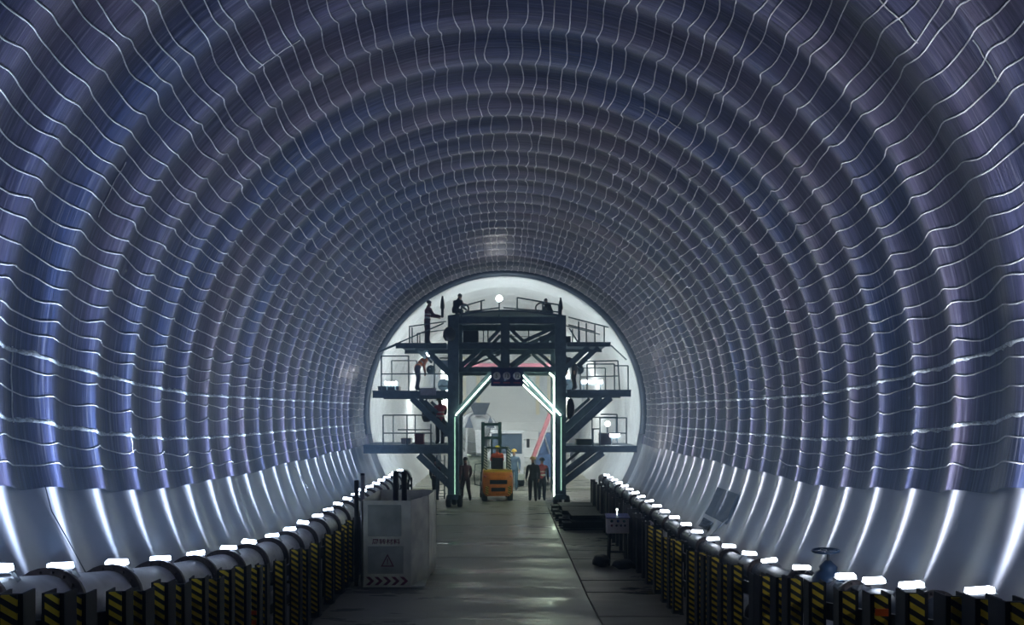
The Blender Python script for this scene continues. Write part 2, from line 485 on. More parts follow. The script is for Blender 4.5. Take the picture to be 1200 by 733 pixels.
# ------------------------------------------------------------------ floor
floor = grid('floor', M_ROAD2, -1.5, 56, 0.5, -4.95, 4.95, 12, lambda y, x: Vector((x, y, zs(y) - 0.06)))
tag(floor, 'dim wet concrete tunnel floor', 'floor', kind='structure')
def slab_piece(x0, x1, y0, y1, m, h=0.06, nm='concrete_slab'):
    b = MB(); n = max(2, int((y1 - y0) / 0.8) + 1); g = 0.012
    vs_ = []; fs = []
    ys = [y0 + g + (y1 - y0 - 2 * g) * i / (n - 1) for i in range(n)]
    for y in ys:
        for (x, z) in ((x0 + g, -0.05), (x0 + g, h - 0.008), (x0 + g + 0.01, h), (x1 - g - 0.01, h), (x1 - g, h - 0.008), (x1 - g, -0.05)):
            vs_.append((x, y, zs(y) - 0.06 + z))
    for i in range(n - 1):
        for q in range(5):
            a = i * 6 + q; fs.append((a, a + 1, a + 7, a + 6))
    fs.append((5, 4, 3, 2, 1, 0)); a = (n - 1) * 6; fs.append(tuple(a + q for q in range(6)))
    b.add(vs_, [f[::-1] for f in fs]); return b.build(nm, m, floor)
y = 6.0
while y < 34:
    L_ = random.uniform(2.2, 3.4)
    slab_piece(-3.15, 1.56, y, min(y + L_, 34.3), M_ROAD, 0.06 + random.uniform(-0.004, 0.004)); y += L_
y = 6.0
while y < 27:
    L_ = random.uniform(0.75, 1.35)
    slab_piece(1.56, 2.98, y, y + L_, M_ROAD2, 0.06 + random.uniform(-0.006, 0.01), 'cover_plank'); y += L_
b = MB()
b.box((-5, 34.3, -0.06), (5, 56, 0.0)); b.build('far_slab', M_ROAD, floor)

# ------------------------------------------------------------------ lined tunnel beyond the gantry
def lin_fn(y, th):
    r = 5.55 - 0.06 * max(0, math.cos(2 * math.pi * y / 2.2)) ** 6
    side = max(0.0, 1 - abs(math.sin(th) + 0.25) / 0.55)
    r -= 0.05 * side * math.cos(2 * math.pi * y / 0.98)
    return Vector((r * math.cos(th), y, EYE + r * math.sin(th)))
tag(grid('wall_lining', M_LIN, PORTAL, 54, 0.12, -LOW, math.pi + LOW, 70, lin_fn), 'white concrete lining of the tunnel behind the gantry', 'lining', kind='structure')
wf = tag(empty('wall_far', (0, 53, 0)), 'pale stepped concrete face closing the far end', 'wall', kind='structure')
b = MB(); b.box((-5.6, 0.0, -0.06), (5.6, 0.3, 9.2)); b.build('face', M_LIN, wf)
for i in range(6):
    b = MB(); b.box((-4.0 + 0.0 * i, -5.4 + 0.9 * i, 0.0), (4.2, -0.0, 0.55 + 0.55 * i)); b.build('bench_step', M_LIN, wf)
for x in (-2.9, -1.9, 2.3, 3.1):
    b = MB(); b.box((x - 0.13, -0.32, 3.3), (x + 0.13, 0.02, 7.4)); b.build('formwork_post', mat('cream_paint', (0.72, 0.66, 0.48), 0.5, var=0.1), wf)

# ------------------------------------------------------------------ pipes with lamps on both sides
def ring_mesh(r_in, r_out, t, m, bolts=0, br=0.014):
    b = MB(); b.lathe([(r_in, -t / 2), (r_out, -t / 2), (r_out, t / 2), (r_in, t / 2)], (0, 0, 0), (0, 1, 0), 28)
    for i in range(bolts):
        a = 2 * math.pi * i / bolts; rr = (r_in + r_out) / 2 + 0.008
        b.lathe([(br, -t / 2 - 0.03), (br, t / 2 + 0.03)], (rr * math.cos(a), 0, rr * math.sin(a)), (0, 1, 0), 6, False)
    return b.mesh('flange', m)
def pipe_run(name, label, x, zc, r, y0, y1, seg, m, flange_out, bolts, group=None, stand=True):
    root = tag(empty(name, (x, y0, 0)), label, 'pipe', group)
    fm = ring_mesh(r * 0.9, r + flange_out, 0.075, M_FLANGE, bolts)
    y = y0
    while y < y1:
        ya, yb = y, min(y + seg, y1)
        b = MB()
        n = 3
        b.tube([(0, yy - y0, zs(yy) + zc) for yy in [ya + (yb - ya) * i / n for i in range(n + 1)]], r, 28, cap=True)
        b.build('pipe_segment', m, root)
        link('flange', fm, root, (0, ya - y0, zs(ya) + zc), (math.atan(dzs(ya)), 0, 0))
        if stand:
            b = MB(); ym = (ya + yb) / 2 - y0; z1 = zs((ya + yb) / 2)
            for s in (-1, 1): b.box((s * (r + 0.05) - 0.03, ym - 0.04, z1 - 0.05), (s * (r + 0.05) + 0.03, ym + 0.04, z1 + zc))
            b.box((-r - 0.08, ym - 0.04, z1 + zc - r - 0.08), (r + 0.08, ym + 0.04, z1 + zc - r + 0.02))
            b.build('pipe_stand', M_BLACK, root)
        y += seg
    return root
XL, XR = -3.80, 3.65
LZ, RZ = EYE - 2.11, EYE - 2.29           # lamp heights above the road
ly = [5.62, 6.43, 7.37] + [RIB0 + RIB * i for i in range(20)] + [4.7, 3.7]
ry = [5.79, 6.7, 7.4, 8.02] + [RIB0 + 0.05 + RIB * i for i in range(1, 20)] + [4.85, 3.9]
pipe_run('ventilation_pipe', 'thick pale grey flanged pipe carrying lamps along the left wall', XL, LZ - 0.06 - 0.27, 0.27, 3.29, 28.2, 0.965, M_PIPE, 0.06, 18)
pipe_run('water_pipe', 'pale lower pipe under the lamp pipe behind the left guard posts', XL + 0.05, 0.33, 0.17, 3.3, 28.0, 2.4, M_PIPE, 0.04, 0, stand=False)
pipe_run('water_pipe', 'slim dark pipe with couplings carrying lamps along the right wall', XR, RZ - 0.06 - 0.14, 0.14, 3.4, 28.2, 1.46, M_PIPED, 0.05, 10)
pipe_run('water_pipe', 'pale lower pipe under the lamp pipe behind the right guard posts', XR - 0.05, 0.42, 0.16, 3.4, 28.0, 2.4, M_PIPE, 0.04, 0, stand=False)

def lamp_meshes(glow):
    g = MB()       # glowing bar lying across the pipe, rounded at its ends
    prof = [(-0.105, 0.016), (-0.095, 0.026), (0.095, 0.026), (0.105, 0.016)]
    rings = []
    for (x, h) in prof: rings.append([(x, -h * 1.5, 0.0), (x, -h * 1.2, h * 1.5), (x, h * 1.2, h * 1.5), (x, h * 1.5, 0.0)])
    vs_ = [v for r in rings for v in r]; fs = []
    for i in range(3):
        for q in range(4):
            fs.append((i * 4 + q, (i + 1) * 4 + q, (i + 1) * 4 + (q + 1) % 4, i * 4 + (q + 1) % 4))
    fs += [(0, 1, 2, 3), (15, 14, 13, 12)]
    g.add(vs_, fs)
    h = MB()
    h.box((-0.12, -0.03, -0.022), (0.12, 0.03, -0.002))
    for s in (-1, 1): h.bar((s * 0.10, 0, -0.01), (s * 0.16, 0, -0.085), 0.03, 0.012, (0, 1, 0))
    return g.mesh('glow_bar', glow), h.mesh('bracket', M_GALV)
def fan(name, col, aim):            # slotted lamp: wide fan across the tunnel, narrow along it
    l = bpy.data.lights.new(name, 'SPOT'); l.energy = BEAM; l.color = col
    l.spot_size = math.radians(164); l.spot_blend = 1.0; l.shadow_soft_size = 0.03
    return l
for side, xs, lz, ys, glow in (('left', XL, LZ, ly, M_LAMP), ('right', XR, RZ, ry, M_LAMPR)):
    gm, hm = lamp_meshes(glow)
    fl = fan('lamp_beam', (0.55, 0.70, 1.0) if side == 'left' else (0.74, 0.82, 1.0), 0)
    sgn = -1 if side == 'left' else 1
    for i, y in enumerate(ys):
        e = empty('work_lamp', (xs + random.uniform(-0.03, 0.03), y, lz + zs(y)), random.uniform(-0.2, 0.2))
        lab = 'white glowing work lamp on the %s pipe, %s counted from the edge of the photo' % (side, nth(i))
        if y < 5: lab = 'white glowing work lamp on the %s pipe just outside the photo, %s' % (side, 'nearer its edge' if y > 4.5 else 'farther from its edge')
        tag(e, lab, 'lamp', 'work lamps along the %s pipe' % side)
        link('glow_bar', gm, e, (0, 0, 0), (random.uniform(-0.1, 0.25), random.uniform(-0.15, 0.15), 0)); link('bracket', hm, e)
        e.rotation_euler = (0, 0, 0)
        lo = link('lamp_beam', fl, e, (0, 0, 0.09), (0, math.pi + sgn * math.radians(BEAM_TILT), 0)); lo.scale = (1, BEAM_NARROW * (1.45 if side == 'left' else 1.2), 1)

# gate valve with hand wheel on the right pipe
vy = 8.46
v = tag(empty('gate_valve', (XR, vy, zs(vy) + RZ - 0.20)), 'dark blue gate valve with a hand wheel standing on the right pipe', 'valve')
b = MB(); b.lathe([(0.155, -0.16), (0.17, -0.05), (0.17, 0.16), (0.14, 0.22), (0.09, 0.25), (0.10, 0.29), (0.06, 0.33), (0.03, 0.36)], (0, 0, 0), n=18); b.build('valve_body', M_VBLUE, v)
b = MB(); b.tube([(0, 0, 0.3), (0, 0, 0.48)], 0.016, 8); b.build('stem', M_BLACK, v)
b = MB(); ring = [(0.14 * math.cos(2 * math.pi * i / 20), 0.14 * math.sin(2 * math.pi * i / 20), 0.47) for i in range(21)]
b.tube(ring, 0.014, 6, cap=False)
for i in range(4): b.bar((0, 0, 0.47), ring[i * 5], 0.02, 0.012)
hw = b.build('hand_wheel', M_VBLUE, v); hw.rotation_euler = (0.0, -0.06, 0)

# ------------------------------------------------------------------ guard posts with hazard stripes
def post_meshes(h, wd, striped):
    a = MB()
    a.box((-wd * 0.8, 0.0, 0), (wd * 0.8, 0.012, h)); a.box((-wd * 0.8, 0, 0), (-wd * 0.8 + 0.014, 0.15, h)); a.box((wd * 0.8 - 0.014, 0, 0), (wd * 0.8, 0.15, h))
    a.box((-wd * 0.95, -0.02, 0), (wd * 0.95, 0.17, 0.02))
    c = MB(); c.box((-wd / 2, -0.014, 0.08), (wd / 2, -0.002, h - 0.005))
    return a.mesh('channel', M_BLACK), c.mesh('striped_plate', M_HAZ)
PH = EYE - 2.265
LX = [59, 88, 137, 158, 189, 208, 233, 247, 262, 282, 296, 306, 326, 347, 355, 368, 385, 397]
RX = [1190, 1155, 1127, 1074, 1035, 995, 959, 932, 917, 899, 890, 863, 851, 838, 830, 822, 812, 795, 789]
for side, pxs, xp in (('left', LX, -3.2), ('right', RX, 2.95)):
    ys = [F * abs(xp) / abs(px - VX) for px in pxs]
    i0 = 0 if side == 'right' else 1
    if i0: ys = [ys[0] - 0.45] + ys
    y = ys[-1] + 0.55
    while y < (25.5 if side == 'right' else 16.5): ys.append(y); y += random.choice((0.5, 0.75))
    cm, pm = post_meshes(PH, 0.10, True)
    for i, y in enumerate(ys):
        striped = y < 15.5
        e = empty('guard_post', (xp + random.uniform(-0.02, 0.02), y, zs(y) - 0.01), random.uniform(-0.12, 0.12))
        tag(e, ('yellow and black striped guard post in the %s row, %s counted from the near end' if striped else 'plain dark guard post in the %s row, %s counted from the near end') % (side, nth(i)), 'post', 'guard posts in the %s row' % side)
        o = link('channel', cm, e); s_ = random.uniform(0.97, 1.03); o.scale = (1, 1, s_)
        if striped: p = link('striped_plate', pm, e); p.scale = (1, 1, s_)
        if i - i0 in ((10,) if side == 'left' else (4,)):
            for z in ((0.62, 0.50) if side == 'left' else (1.04,)):
                b = MB(); b.box((-0.05, -0.022, z), (0.05, -0.014, z + 0.055)); b.build('orange_reflector', mat('reflector', (0.9, 0.14, 0.01), 0.35, var=0.1), e)
    r = tag(empty('guard_rail', (xp, 0, 0)), 'dark horizontal rails joining the %s row of guard posts' % side, 'rail')
    for h, t in ((0.95, 0.16), (0.5, 0.12)):
        b = MB(); yy = 3.4; sg = 1 if xp > 0 else -1
        pts = []
        while yy < 25.8: pts.append(yy); yy += 0.8
        for a_, c_ in zip(pts[:-1], pts[1:]): b.bar((sg * 0.12, a_, zs(a_) + h), (sg * 0.12, c_, zs(c_) + h), 0.03, t)
        b.build('rail', M_BLACK, r)

# ------------------------------------------------------------------ material bin on the left
BY = 14.8
bn = tag(empty('material_bin', (0, 0, 0)), 'off-white sheet material bin with red arrows and a warning triangle', 'bin')
BT = 1.74
plan = [(-2.84, BY), (-1.87, BY), (-1.60, BY + 0.9), (-1.56, BY + 2.1), (-2.84, BY + 2.1)]
for (a, c) in ((0, 1), (1, 2), (2, 3), (3, 4), (4, 0)):
    (x0, y0), (x1, y1) = plan[a], plan[c]
    d = Vector((x1 - x0, y1 - y0, 0)).normalized(); nn = Vector((d.y, -d.x, 0))
    b = MB(); N = 12 if a else 1; vs_ = []; fs = []
    H = 6 if a else 1
    for i in range(N + 1):
        for j in range(H + 1):
            t = i / N; q = j / H
            bul = 0.035 * noise.noise((t * 3 + a * 5, q * 2, 1)) * math.sin(math.pi * t) if a else 0
            vs_.append((x0 + (x1 - x0) * t + nn.x * bul, y0 + (y1 - y0) * t + nn.y * bul, 0.03 + (BT - 0.03) * q + (0.02 * noise.noise((t * 6, a, 3)) if (a and j == H) else 0)))
    n0 = len(vs_)
    vs_ += [(p[0] - nn.x * 0.03, p[1] - nn.y * 0.03, p[2]) for p in vs_[:n0]]
    for i in range(N):
        for j in range(H):
            q = i * (H + 1) + j
            fs.append((q, q + H + 1, q + H + 2, q + 1)); fs.append(tuple(n0 + z for z in (q + 1, q + H + 2, q + H + 1, q)))
        q = i * (H + 1) + H; fs.append((q, q + H + 1, q + H + 1 + n0, q + n0))
        q = i * (H + 1); fs.append((q + n0, q + H + 1 + n0, q + H + 1, q))
    for q0 in (0, N * (H + 1)):
        for j in range(H): fs.append((q0 + j, q0 + j + 1, q0 + j + 1 + n0, q0 + j + n0))
    b.add(vs_, fs, bool(a)); b.build('side_sheet' if a else 'front_sheet', M_SHEET, bn)
cx = -2.355
b = MB(); b.box((cx - 0.36, BY - 0.012, 1.04), (cx + 0.30, BY, 1.66)); b.build('upper_panel', M_PANEL, bn)
b = MB(); b.box((cx - 0.36, BY - 0.012, 0.30), (cx + 0.34, BY, 0.84)); b.build('lower_panel', M_PANEL, bn)
o = link('lettering', text_mesh('周转材料', 0.115, M_RED), bn, (cx + 0.0, BY - 0.006, 0.925), (math.pi / 2, 0, 0)); o.scale = (1.22, 1, 1)
def tri(s_, z): return [(cx + 0.03 - s_, z), (cx + 0.03 + s_, z), (cx + 0.03, z + s_ * 1.95)]
b = MB(); A_, B_ = tri(0.13, 0.44), tri(0.095, 0.46)
for i in range(3):
    j = (i + 1) % 3
    b.slab([(A_[i][0], BY - 0.018, A_[i][1]), (A_[j][0], BY - 0.018, A_[j][1]), (B_[j][0], BY - 0.018, B_[j][1]), (B_[i][0], BY - 0.018, B_[i][1])], 0.005)
b.box((cx + 0.02, BY - 0.018, 0.525), (cx + 0.04, BY - 0.013, 0.60)); b.box((cx + 0.02, BY - 0.018, 0.49), (cx + 0.04, BY - 0.013, 0.51))
b.build('warning_triangle', M_RED, bn)
for i in range(5):
    x = cx - 0.40 + 0.168 * i; b = MB(); z0, z1 = 0.07, 0.235; zm = (z0 + z1) / 2
    b.slab([(x, BY - 0.006, z0), (x + 0.075, BY - 0.006, z0), (x + 0.165, BY - 0.006, zm), (x + 0.09, BY - 0.006, zm)], 0.005)
    b.slab([(x + 0.09, BY - 0.006, zm), (x + 0.165, BY - 0.006, zm), (x + 0.075, BY - 0.006, z1), (x, BY - 0.006, z1)], 0.005)
    b.build('arrow', M_RED, bn)
b = MB(); b.box((-2.84, BY + 0.02, 0.02), (-1.6, BY + 2.08, 0.05)); b.build('bin_floor', M_PANEL, bn)
# dark steel tubes standing beside and in the bin
for i, (x, y, z0, z1, r, lab) in enumerate(((-2.99, BY + 0.25, 0.0, 2.12, 0.045, 'dark upright steel tube nearest the left pipe beside the bin'),
        (-2.90, BY + 0.45, 0.0, 2.2, 0.04, 'pale upright steel tube between two dark ones beside the bin'),
        (-2.96, BY + 0.75, 0.0, 2.22, 0.045, 'dark upright steel tube touching the corner of the bin'),
        (-2.36, BY + 1.35, 0.05, 2.22, 0.06, 'left dark steel tube standing inside the bin'),
        (-2.19, BY + 1.45, 0.05, 2.2, 0.06, 'right dark steel tube standing inside the bin'))):
    b = MB(); b.lathe([(r * 0.8, z1 - 0.2), (r * 0.8, z1), (r, z1), (r, z0), (r * 0.8, z0)], (0, 0, 0), n=14)
    tag(b.build('steel_tube', M_GALV if i == 1 else M_BLACK, None, (x, y, 0)), lab, 'tube')

# ------------------------------------------------------------------ control box on the right and sleepers
cb = tag(empty('control_box', (2.56, 17.1, 0)), 'small pale control box with round buttons on a dark stand', 'control box')
b = MB(); b.box((-0.25, -0.12, 0.74), (0.25, 0.12, 1.10)); b.build('housing', mat('box_pink', (0.66, 0.60, 0.58), 0.5, var=0.15), cb)
b = MB(); b.slab([(-0.27, -0.16, 1.10), (0.27, -0.16, 1.10), (0.27, 0.14, 1.16), (-0.27, 0.14, 1.16)], 0.02); b.build('lid', M_BLUE, cb)
for i, x in enumerate((-0.14, 0.0, 0.14)):
    b = MB(); b.lathe([(0.035, 0), (0.028, 0.03)], (x, -0.12, 1.02), (0, -1, 0), 10); b.build('button', M_DGREEN if i != 1 else M_BLUE, cb)
for i, x in enumerate((-0.14, -0.03, 0.07, 0.16)):
    b = MB(); b.lathe([(0.028, 0), (0.022, 0.025)], (x, -0.12, 0.92), (0, -1, 0), 10); b.build('button', M_RED if i == 0 else M_BLACK, cb)
b = MB()
for sx in (-0.2, 0.2):
    for sy in (-0.1, 0.1): b.bar((sx, sy, 0), (sx * 0.9, sy * 0.9, 0.74), 0.05, 0.05)
b.bar((-0.2, 0, 0.3), (0.2, 0, 0.3), 0.04, 0.04); b.build('stand', M_BLACK, cb)
b = MB(); b.tube([(0.0, 0.02, 1.13), (0, 0.02, 1.24)], 0.01, 6); b.lathe([(0.02, 0), (0.028, 0.02), (0.02, 0.045)], (0, 0.02, 1.24), n=8); b.build('signal_light', mat('signal', (0.6, 0.7, 0.7), 0.4, var=0, emit=(0.8, 1, 1), es=2.0), cb)
def sack(x, y, sx, sy, sz, lab):
    bm = bmesh.new(); bmesh.ops.create_icosphere(bm, subdivisions=3, radius=1)
    for v_ in bm.verts:
        n_ = noise.noise(v_.co * 1.6 + Vector((x, y, 0))); c = v_.co
        v_.co = Vector((c.x * sx, c.y * sy, max(-0.75, c.z) * sz)) * (1 + 0.25 * n_)
        v_.co.z += sz * 0.72
    for f in bm.faces: f.smooth = True
    me = bpy.data.meshes.new('sack'); bm.to_mesh(me); bm.free(); me.materials.append(M_BLACK)
    tag(link('sack', me, None, (x, y, 0)), lab, 'sack')
sack(2.18, 17.0, 0.2, 0.22, 0.15, 'black sack slumped on the floor left of the control box')
sack(2.64, 16.7, 0.24, 0.14, 0.12, 'black sack lying on the floor below the control box')
for i, (y, x0, x1, z, lab) in enumerate(((22.3, 1.72, 3.0, 0, 'nearest'), (23.2, 1.66, 3.05, 0, 'second nearest'), (24.2, 1.62, 3.0, 0, 'third nearest'), (25.2, 1.6, 3.1, 0, 'fourth nearest'), (26.3, 1.62, 3.05, 0, 'farthest'),
        (22.6, 1.95, 3.1, 1, 'nearest upper'), (23.7, 1.8, 3.0, 1, 'middle upper'), (24.8, 1.78, 3.1, 1, 'farthest upper'))):
    b = MB(); b.ibeam((x0, y, 0.11 + 0.22 * z), (x1, y + random.uniform(-0.1, 0.1), 0.11 + 0.22 * z), 0.5 if z == 0 else 1.05, 0.22)
    tag(b.build('steel_beam', M_WOOD), 'dark stacked beam lying crosswise by the right posts, ' + lab + ' of the pile', 'beam', 'beams piled by the right posts')

# grey cloth patch and small flap hanging on the right wall, loose cords on the walls
def on_wall(y, deg, lift=0.03):
    t = math.radians(deg); p = wall_fn(y, t); c = Vector((0, p.y, EYE + zs(p.y))); return p + (c - p).normalized() * lift
def wall_patch(name, y0, y1, a0, a1, lab):
    b = MB(); vs_ = []; fs = []
    for i in range(5):
        for j in range(5): vs_.append(on_wall(y0 + (y1 - y0) * i / 4 + 0.15 * j / 4, a0 + (a1 - a0) * j / 4, 0.05 + 0.02 * math.sin(i * 2 + j)))
    n0 = len(vs_); vs_ += [on_wall(y0 + (y1 - y0) * i / 4 + 0.15 * j / 4, a0 + (a1 - a0) * j / 4, 0.035 + 0.02 * math.sin(i * 2 + j)) for i in range(5) for j in range(5)]
    for i in range(4):
        for j in range(4):
            q = i * 5 + j; fs += [(q, q + 1, q + 6, q + 5), (n0 + q, n0 + q + 5, n0 + q + 6, n0 + q + 1)]
    for i in range(4):
        for (p, q) in ((i, i + 1), (20 + i, 21 + i), (i * 5, i * 5 + 5), (i * 5 + 4, i * 5 + 9)): fs.append((p, q, q + n0, p + n0))
    b.add(vs_, fs); tag(b.build(name, mat('grey_cloth', (0.05, 0.055, 0.07), 0.7, var=0.2)), lab, 'cloth')
wall_patch('cloth_patch', 17.3, 18.9, -19.5, -27, 'dark grey cloth patch hanging on the right wall')
wall_patch('cloth_flap', 18.2, 18.9, -28, -30.5, 'small grey flap below the cloth patch on the right wall')
b = MB(); b.tube([on_wall(9.0, 180 + 12.8, 0.09), on_wall(9.05, 180 + 16, 0.05), on_wall(9.2, 180 + 20, 0.03), on_wall(9.3, 180 + 25, 0.03)], 0.006, 5)
tag(b.build('electric_cable', M_BLACK), 'thin dark cord hanging from the membrane hem on the left wall', 'cord')
b = MB(); b.tube([on_wall(19.6, 180 + 14.5, 0.1), on_wall(19.2, 180 + 18, 0.25), on_wall(19.0, 180 + 21, 0.35)], 0.012, 5)
tag(b.build('rope', M_CORD), 'pale cord hanging on the left wall above the dark tubes', 'cord')
b = MB(); b.tube([(3.62, 13.4, RZ + zs(13.4)), (4.05, 13.6, RZ + 0.32 + zs(13.4))], 0.012, 5)
tag(b.build('steel_rod', M_GALV), 'thin bright steel rod sticking out from the right pipe', 'rod')

# ------------------------------------------------------------------ gantry
YF, YB = 27.4, 30.2
def zf(py): return EYE - (py - VY) * YF / F
def xf(px): return (px - VX) * YF / F
ga = tag(empty('work_gantry', (0, YF, 0)), 'dark steel working gantry with side platforms spanning the tunnel road', 'gantry')
def gp(name, mb, m=M_STEEL, parent=None):
    o = mb.build(name, m, parent or ga)
    if parent is None: o.location = (0, -YF, 0)
    return o
xl, xr, xc = xf(531), xf(657), xf(592)
LEGW = 0.40
for yy in (YF + 0.2, YB - 0.2):
    for x in (xl, xr):
        b = MB(); b.ibeam((x, yy, 0.42), (x, yy, zf(371)), LEGW, 0.36, (0, 1, 0)); b.box((x - LEGW / 2, yy - 0.1, 0.42), (x + LEGW / 2, yy + 0.1, zf(371))); gp('leg', b)
    for y0, y1, nm in ((371, 379, 'top_beam'), (401, 409, 'middle_beam'), (430, 436.5, 'lower_beam')):
        b = MB(); b.ibeam((xl, yy, zf((y0 + y1) / 2)), (xr, yy, zf((y0 + y1) / 2)), 0.22, (y1 - y0) * YF / F); b.box((xl, yy - 0.05, zf(y1)), (xr, yy + 0.05, zf(y0))); gp(nm, b)
    b = MB(); b.box((xc - 0.17, yy - 0.1, zf(430)), (xc + 0.17, yy + 0.1, zf(379))); gp('king_post', b)
    for (a, c, t) in (((563, 409), (539, 430), .13), ((569, 410), (590, 429), .09), ((624, 409), (598, 429), .13), ((627, 409), (650, 429), .09),
                      ((598, 385), (614, 400), .09), ((613, 400), (651, 383), .10), ((633, 400), (651, 388), .13), ((586, 385), (572, 400), .10), ((585, 409), (545, 425), .06)):
        b = MB(); b.bar((xf(a[0]), yy, zf(a[1])), (xf(c[0]), yy, zf(c[1])), t, t * 1.3); gp('diagonal_brace', b)
    # corner braces of the road opening
    for a, c in (((577, 436), (535, 485)), ((610, 436), (653, 485))):
        b = MB(); b.bar((xf(a[0]), yy, zf(a[1])), (xf(c[0]), yy, zf(c[1])), 0.16, 0.22); gp('corner_brace', b)
for x in (xl, xr):
    for z in (zf(375), zf(405), zf(433), zf(470), zf(530)):
        b = MB(); b.bar((x, YF + 0.2, z), (x, YB - 0.2, z), 0.16, 0.18); gp('long_beam', b)
    b = MB(); b.box((x - 0.2, YF - 0.15, 0.30), (x + 0.2, YB + 0.15, 0.48)); gp('sole_beam', b)
    for yy in (YF + 0.1, YF + 0.75, YB - 0.1):
        s = -1 if x < 0 else 1
        for dx in (-0.17, 0.24) if yy < YF + 0.5 else (0.0,):
            b = MB(); b.lathe([(0.09, -0.09), (0.19, -0.09), (0.215, -0.05), (0.215, 0.05), (0.19, 0.09), (0.09, 0.09)], (x + dx, yy, 0.215), (1, 0, 0), 18)
            wh = gp('wheel', b, M_RUBBER)
            b = MB(); b.lathe([(0.05, -0.11), (0.05, 0.11)], (x + dx, yy, 0.215), (1, 0, 0), 10); b.build('hub', M_STEEL, wh)
# control boxes in the upper bay
b = MB(); b.box((xf(542), YF + 0.3, zf(401)), (xf(560), YF + 0.9, zf(387))); gp('machine_box', b, M_BLACK)
b = MB(); b.box((xf(663), YF + 0.4, zf(401)), (xf(670), YF + 0.7, zf(393))); gp('machine_box', b, M_BLACK)
for px in (566, 571.5, 620):
    b = MB(); b.bar((xf(px), YF + 0.5, zf(401)), (xf(px), YF + 0.5, zf(380)), 0.04, 0.04); gp('upright', b)
b = MB(); b.bar((xf(600), YF + 1.5, zf(390)), (xf(650), YF + 1.5, zf(390)), 0.03, 0.03); gp('upper_rail', b)
# roof deck, slightly cambered, with rails and end spikes
b = MB()
for i in range(8):
    x0 = xl - 0.2 + (xr - xl + 0.4) * i / 8; x1 = xl - 0.2 + (xr - xl + 0.4) * (i + 1) / 8
    za = zf(370) + 0.22 * math.sin(math.pi * i / 8); zb = zf(370) + 0.22 * math.sin(math.pi * (i + 1) / 8)
    b.slab([(x0, YF, za), (x1, YF, zb), (x1, YB, zb), (x0, YB, za)], 0.07)
gp('roof_deck', b)
b = MB()
for a, c in (((540, 360), (568, 352)), ((606, 349), (657, 358)), ((545, 366), (585, 361)), ((590, 361), (655, 366))):
    b.tube([P(a[0], a[1], YF + 0.1), P(c[0], c[1], YF + 0.1)], 0.028, 6)
for px, pa, pb in ((541, 372, 359), (564, 366, 353), (606, 364, 349), (636, 368, 354), (655, 371, 358)):
    b.tube([P(px, pa, YF + 0.1), P(px, pb, YF + 0.1)], 0.03, 6)
gp('roof_rail', b)
for px, pt in ((518.5, 347), (657, 349)):
    b = MB(); p = P(px, 372, YF + 0.15); q = P(px, pt, YF + 0.15)
    b.lathe([(0.05, 0), (0.05, (q - p).length * .35), (0.085, (q - p).length * .45), (0.06, (q - p).length * .75), (0.02, (q - p).length)], p, (0, 0, 1), 10); gp('end_post', b, M_BLACK)
for px, py in ((543, 362), (634, 361)):          # coiled hoses on the roof
    b = MB(); c = P(px, py, YF + 0.5); b.tube([(c.x + 0.2 * math.cos(i * .5), c.y + 0.02 * i / 6, c.z + 0.18 * math.sin(i * .5)) for i in range(26)], 0.03, 6); gp('hose_coil', b, M_BLACK)
# upper side platforms
def platform(name, x0, x1, ytop, ybot, rails, planks=True):
    g = bpy.data.objects.new(name, None); COL.objects.link(g); g.parent = ga; g.location = (0, -YF, 0)
    zt, zb_ = zf(ytop), zf(ybot); n = 6
    for i in range(n):
        ya = YF + 0.05 + (YB - YF - 0.1) * i / n; yb = ya + (YB - YF - 0.1) / n - 0.03
        b = MB(); b.box((x0, ya, zt - 0.05), (x1, yb, zt)); b.build('deck_plank', M_STEEL, g)
    for yy in (YF + 0.15, YB - 0.15):
        b = MB(); b.ibeam((x0, yy, (zt + zb_) / 2 - 0.03), (x1, yy, (zt + zb_) / 2 - 0.03), 0.14, zt - zb_ - 0.05); b.box((x0 + 0.02, yy - 0.03, zb_), (x1, yy + 0.03, zt - 0.05)); b.build('bearer', M_STEEL, g)
    for (a, c) in rails:
        b = MB(); b.tube([P(a[0], a[1], YF + 0.12), P(c[0], c[1], YF + 0.12)], 0.026, 6); b.build('rail_tube', M_STEEL, g)
    for (a, c) in rails[:3]:
        pa, pc = P(a[0], a[1], YF + 0.12), P(c[0], c[1], YF + 0.12); b = MB(); b.tube([pa + Vector((0, YB - YF - 0.3, 0)), pc + Vector((0, YB - YF - 0.3, 0))], 0.024, 6); b.build('rail_tube', M_STEEL, g)
    return g
platform('upper_platform', xf(463), xf(523), 402, 408, [((479, 383), (523, 377)), ((480, 384), (480, 402)), ((483, 384), (483, 402)), ((447, 411), (520, 379)), ((444, 413), (466, 404))])
platform('upper_platform', xf(665), xf(716), 401, 406, [((666, 372), (713, 384)), ((678, 377), (678, 401)), ((687, 379), (687, 401)), ((697, 381), (697, 401)), ((708, 383), (708, 401)), ((666, 381), (697, 389)), ((667, 385), (677, 401)), ((716, 405), (734, 422))])
platform('middle_platform', xf(436), xf(523), 458, 466.5, [((447, 417.5), (479, 417.5)), ((447, 417.5), (447, 458)), ((479, 417.5), (479, 458)), ((447, 438.5), (526, 438.5)), ((509, 415), (509, 458)), ((515, 420), (526, 420)), ((514, 453), (526, 453))])
platform('middle_platform', xf(665), xf(740), 457, 465, [((688, 427), (720, 427)), ((688, 427), (688, 457)), ((720, 427), (720, 457)), ((682, 424), (724, 423)), ((736, 429), (736, 457)), ((720, 429), (736, 429)), ((681, 442), (725, 441)), ((724, 423), (726, 457)), ((697, 423), (697, 441))])
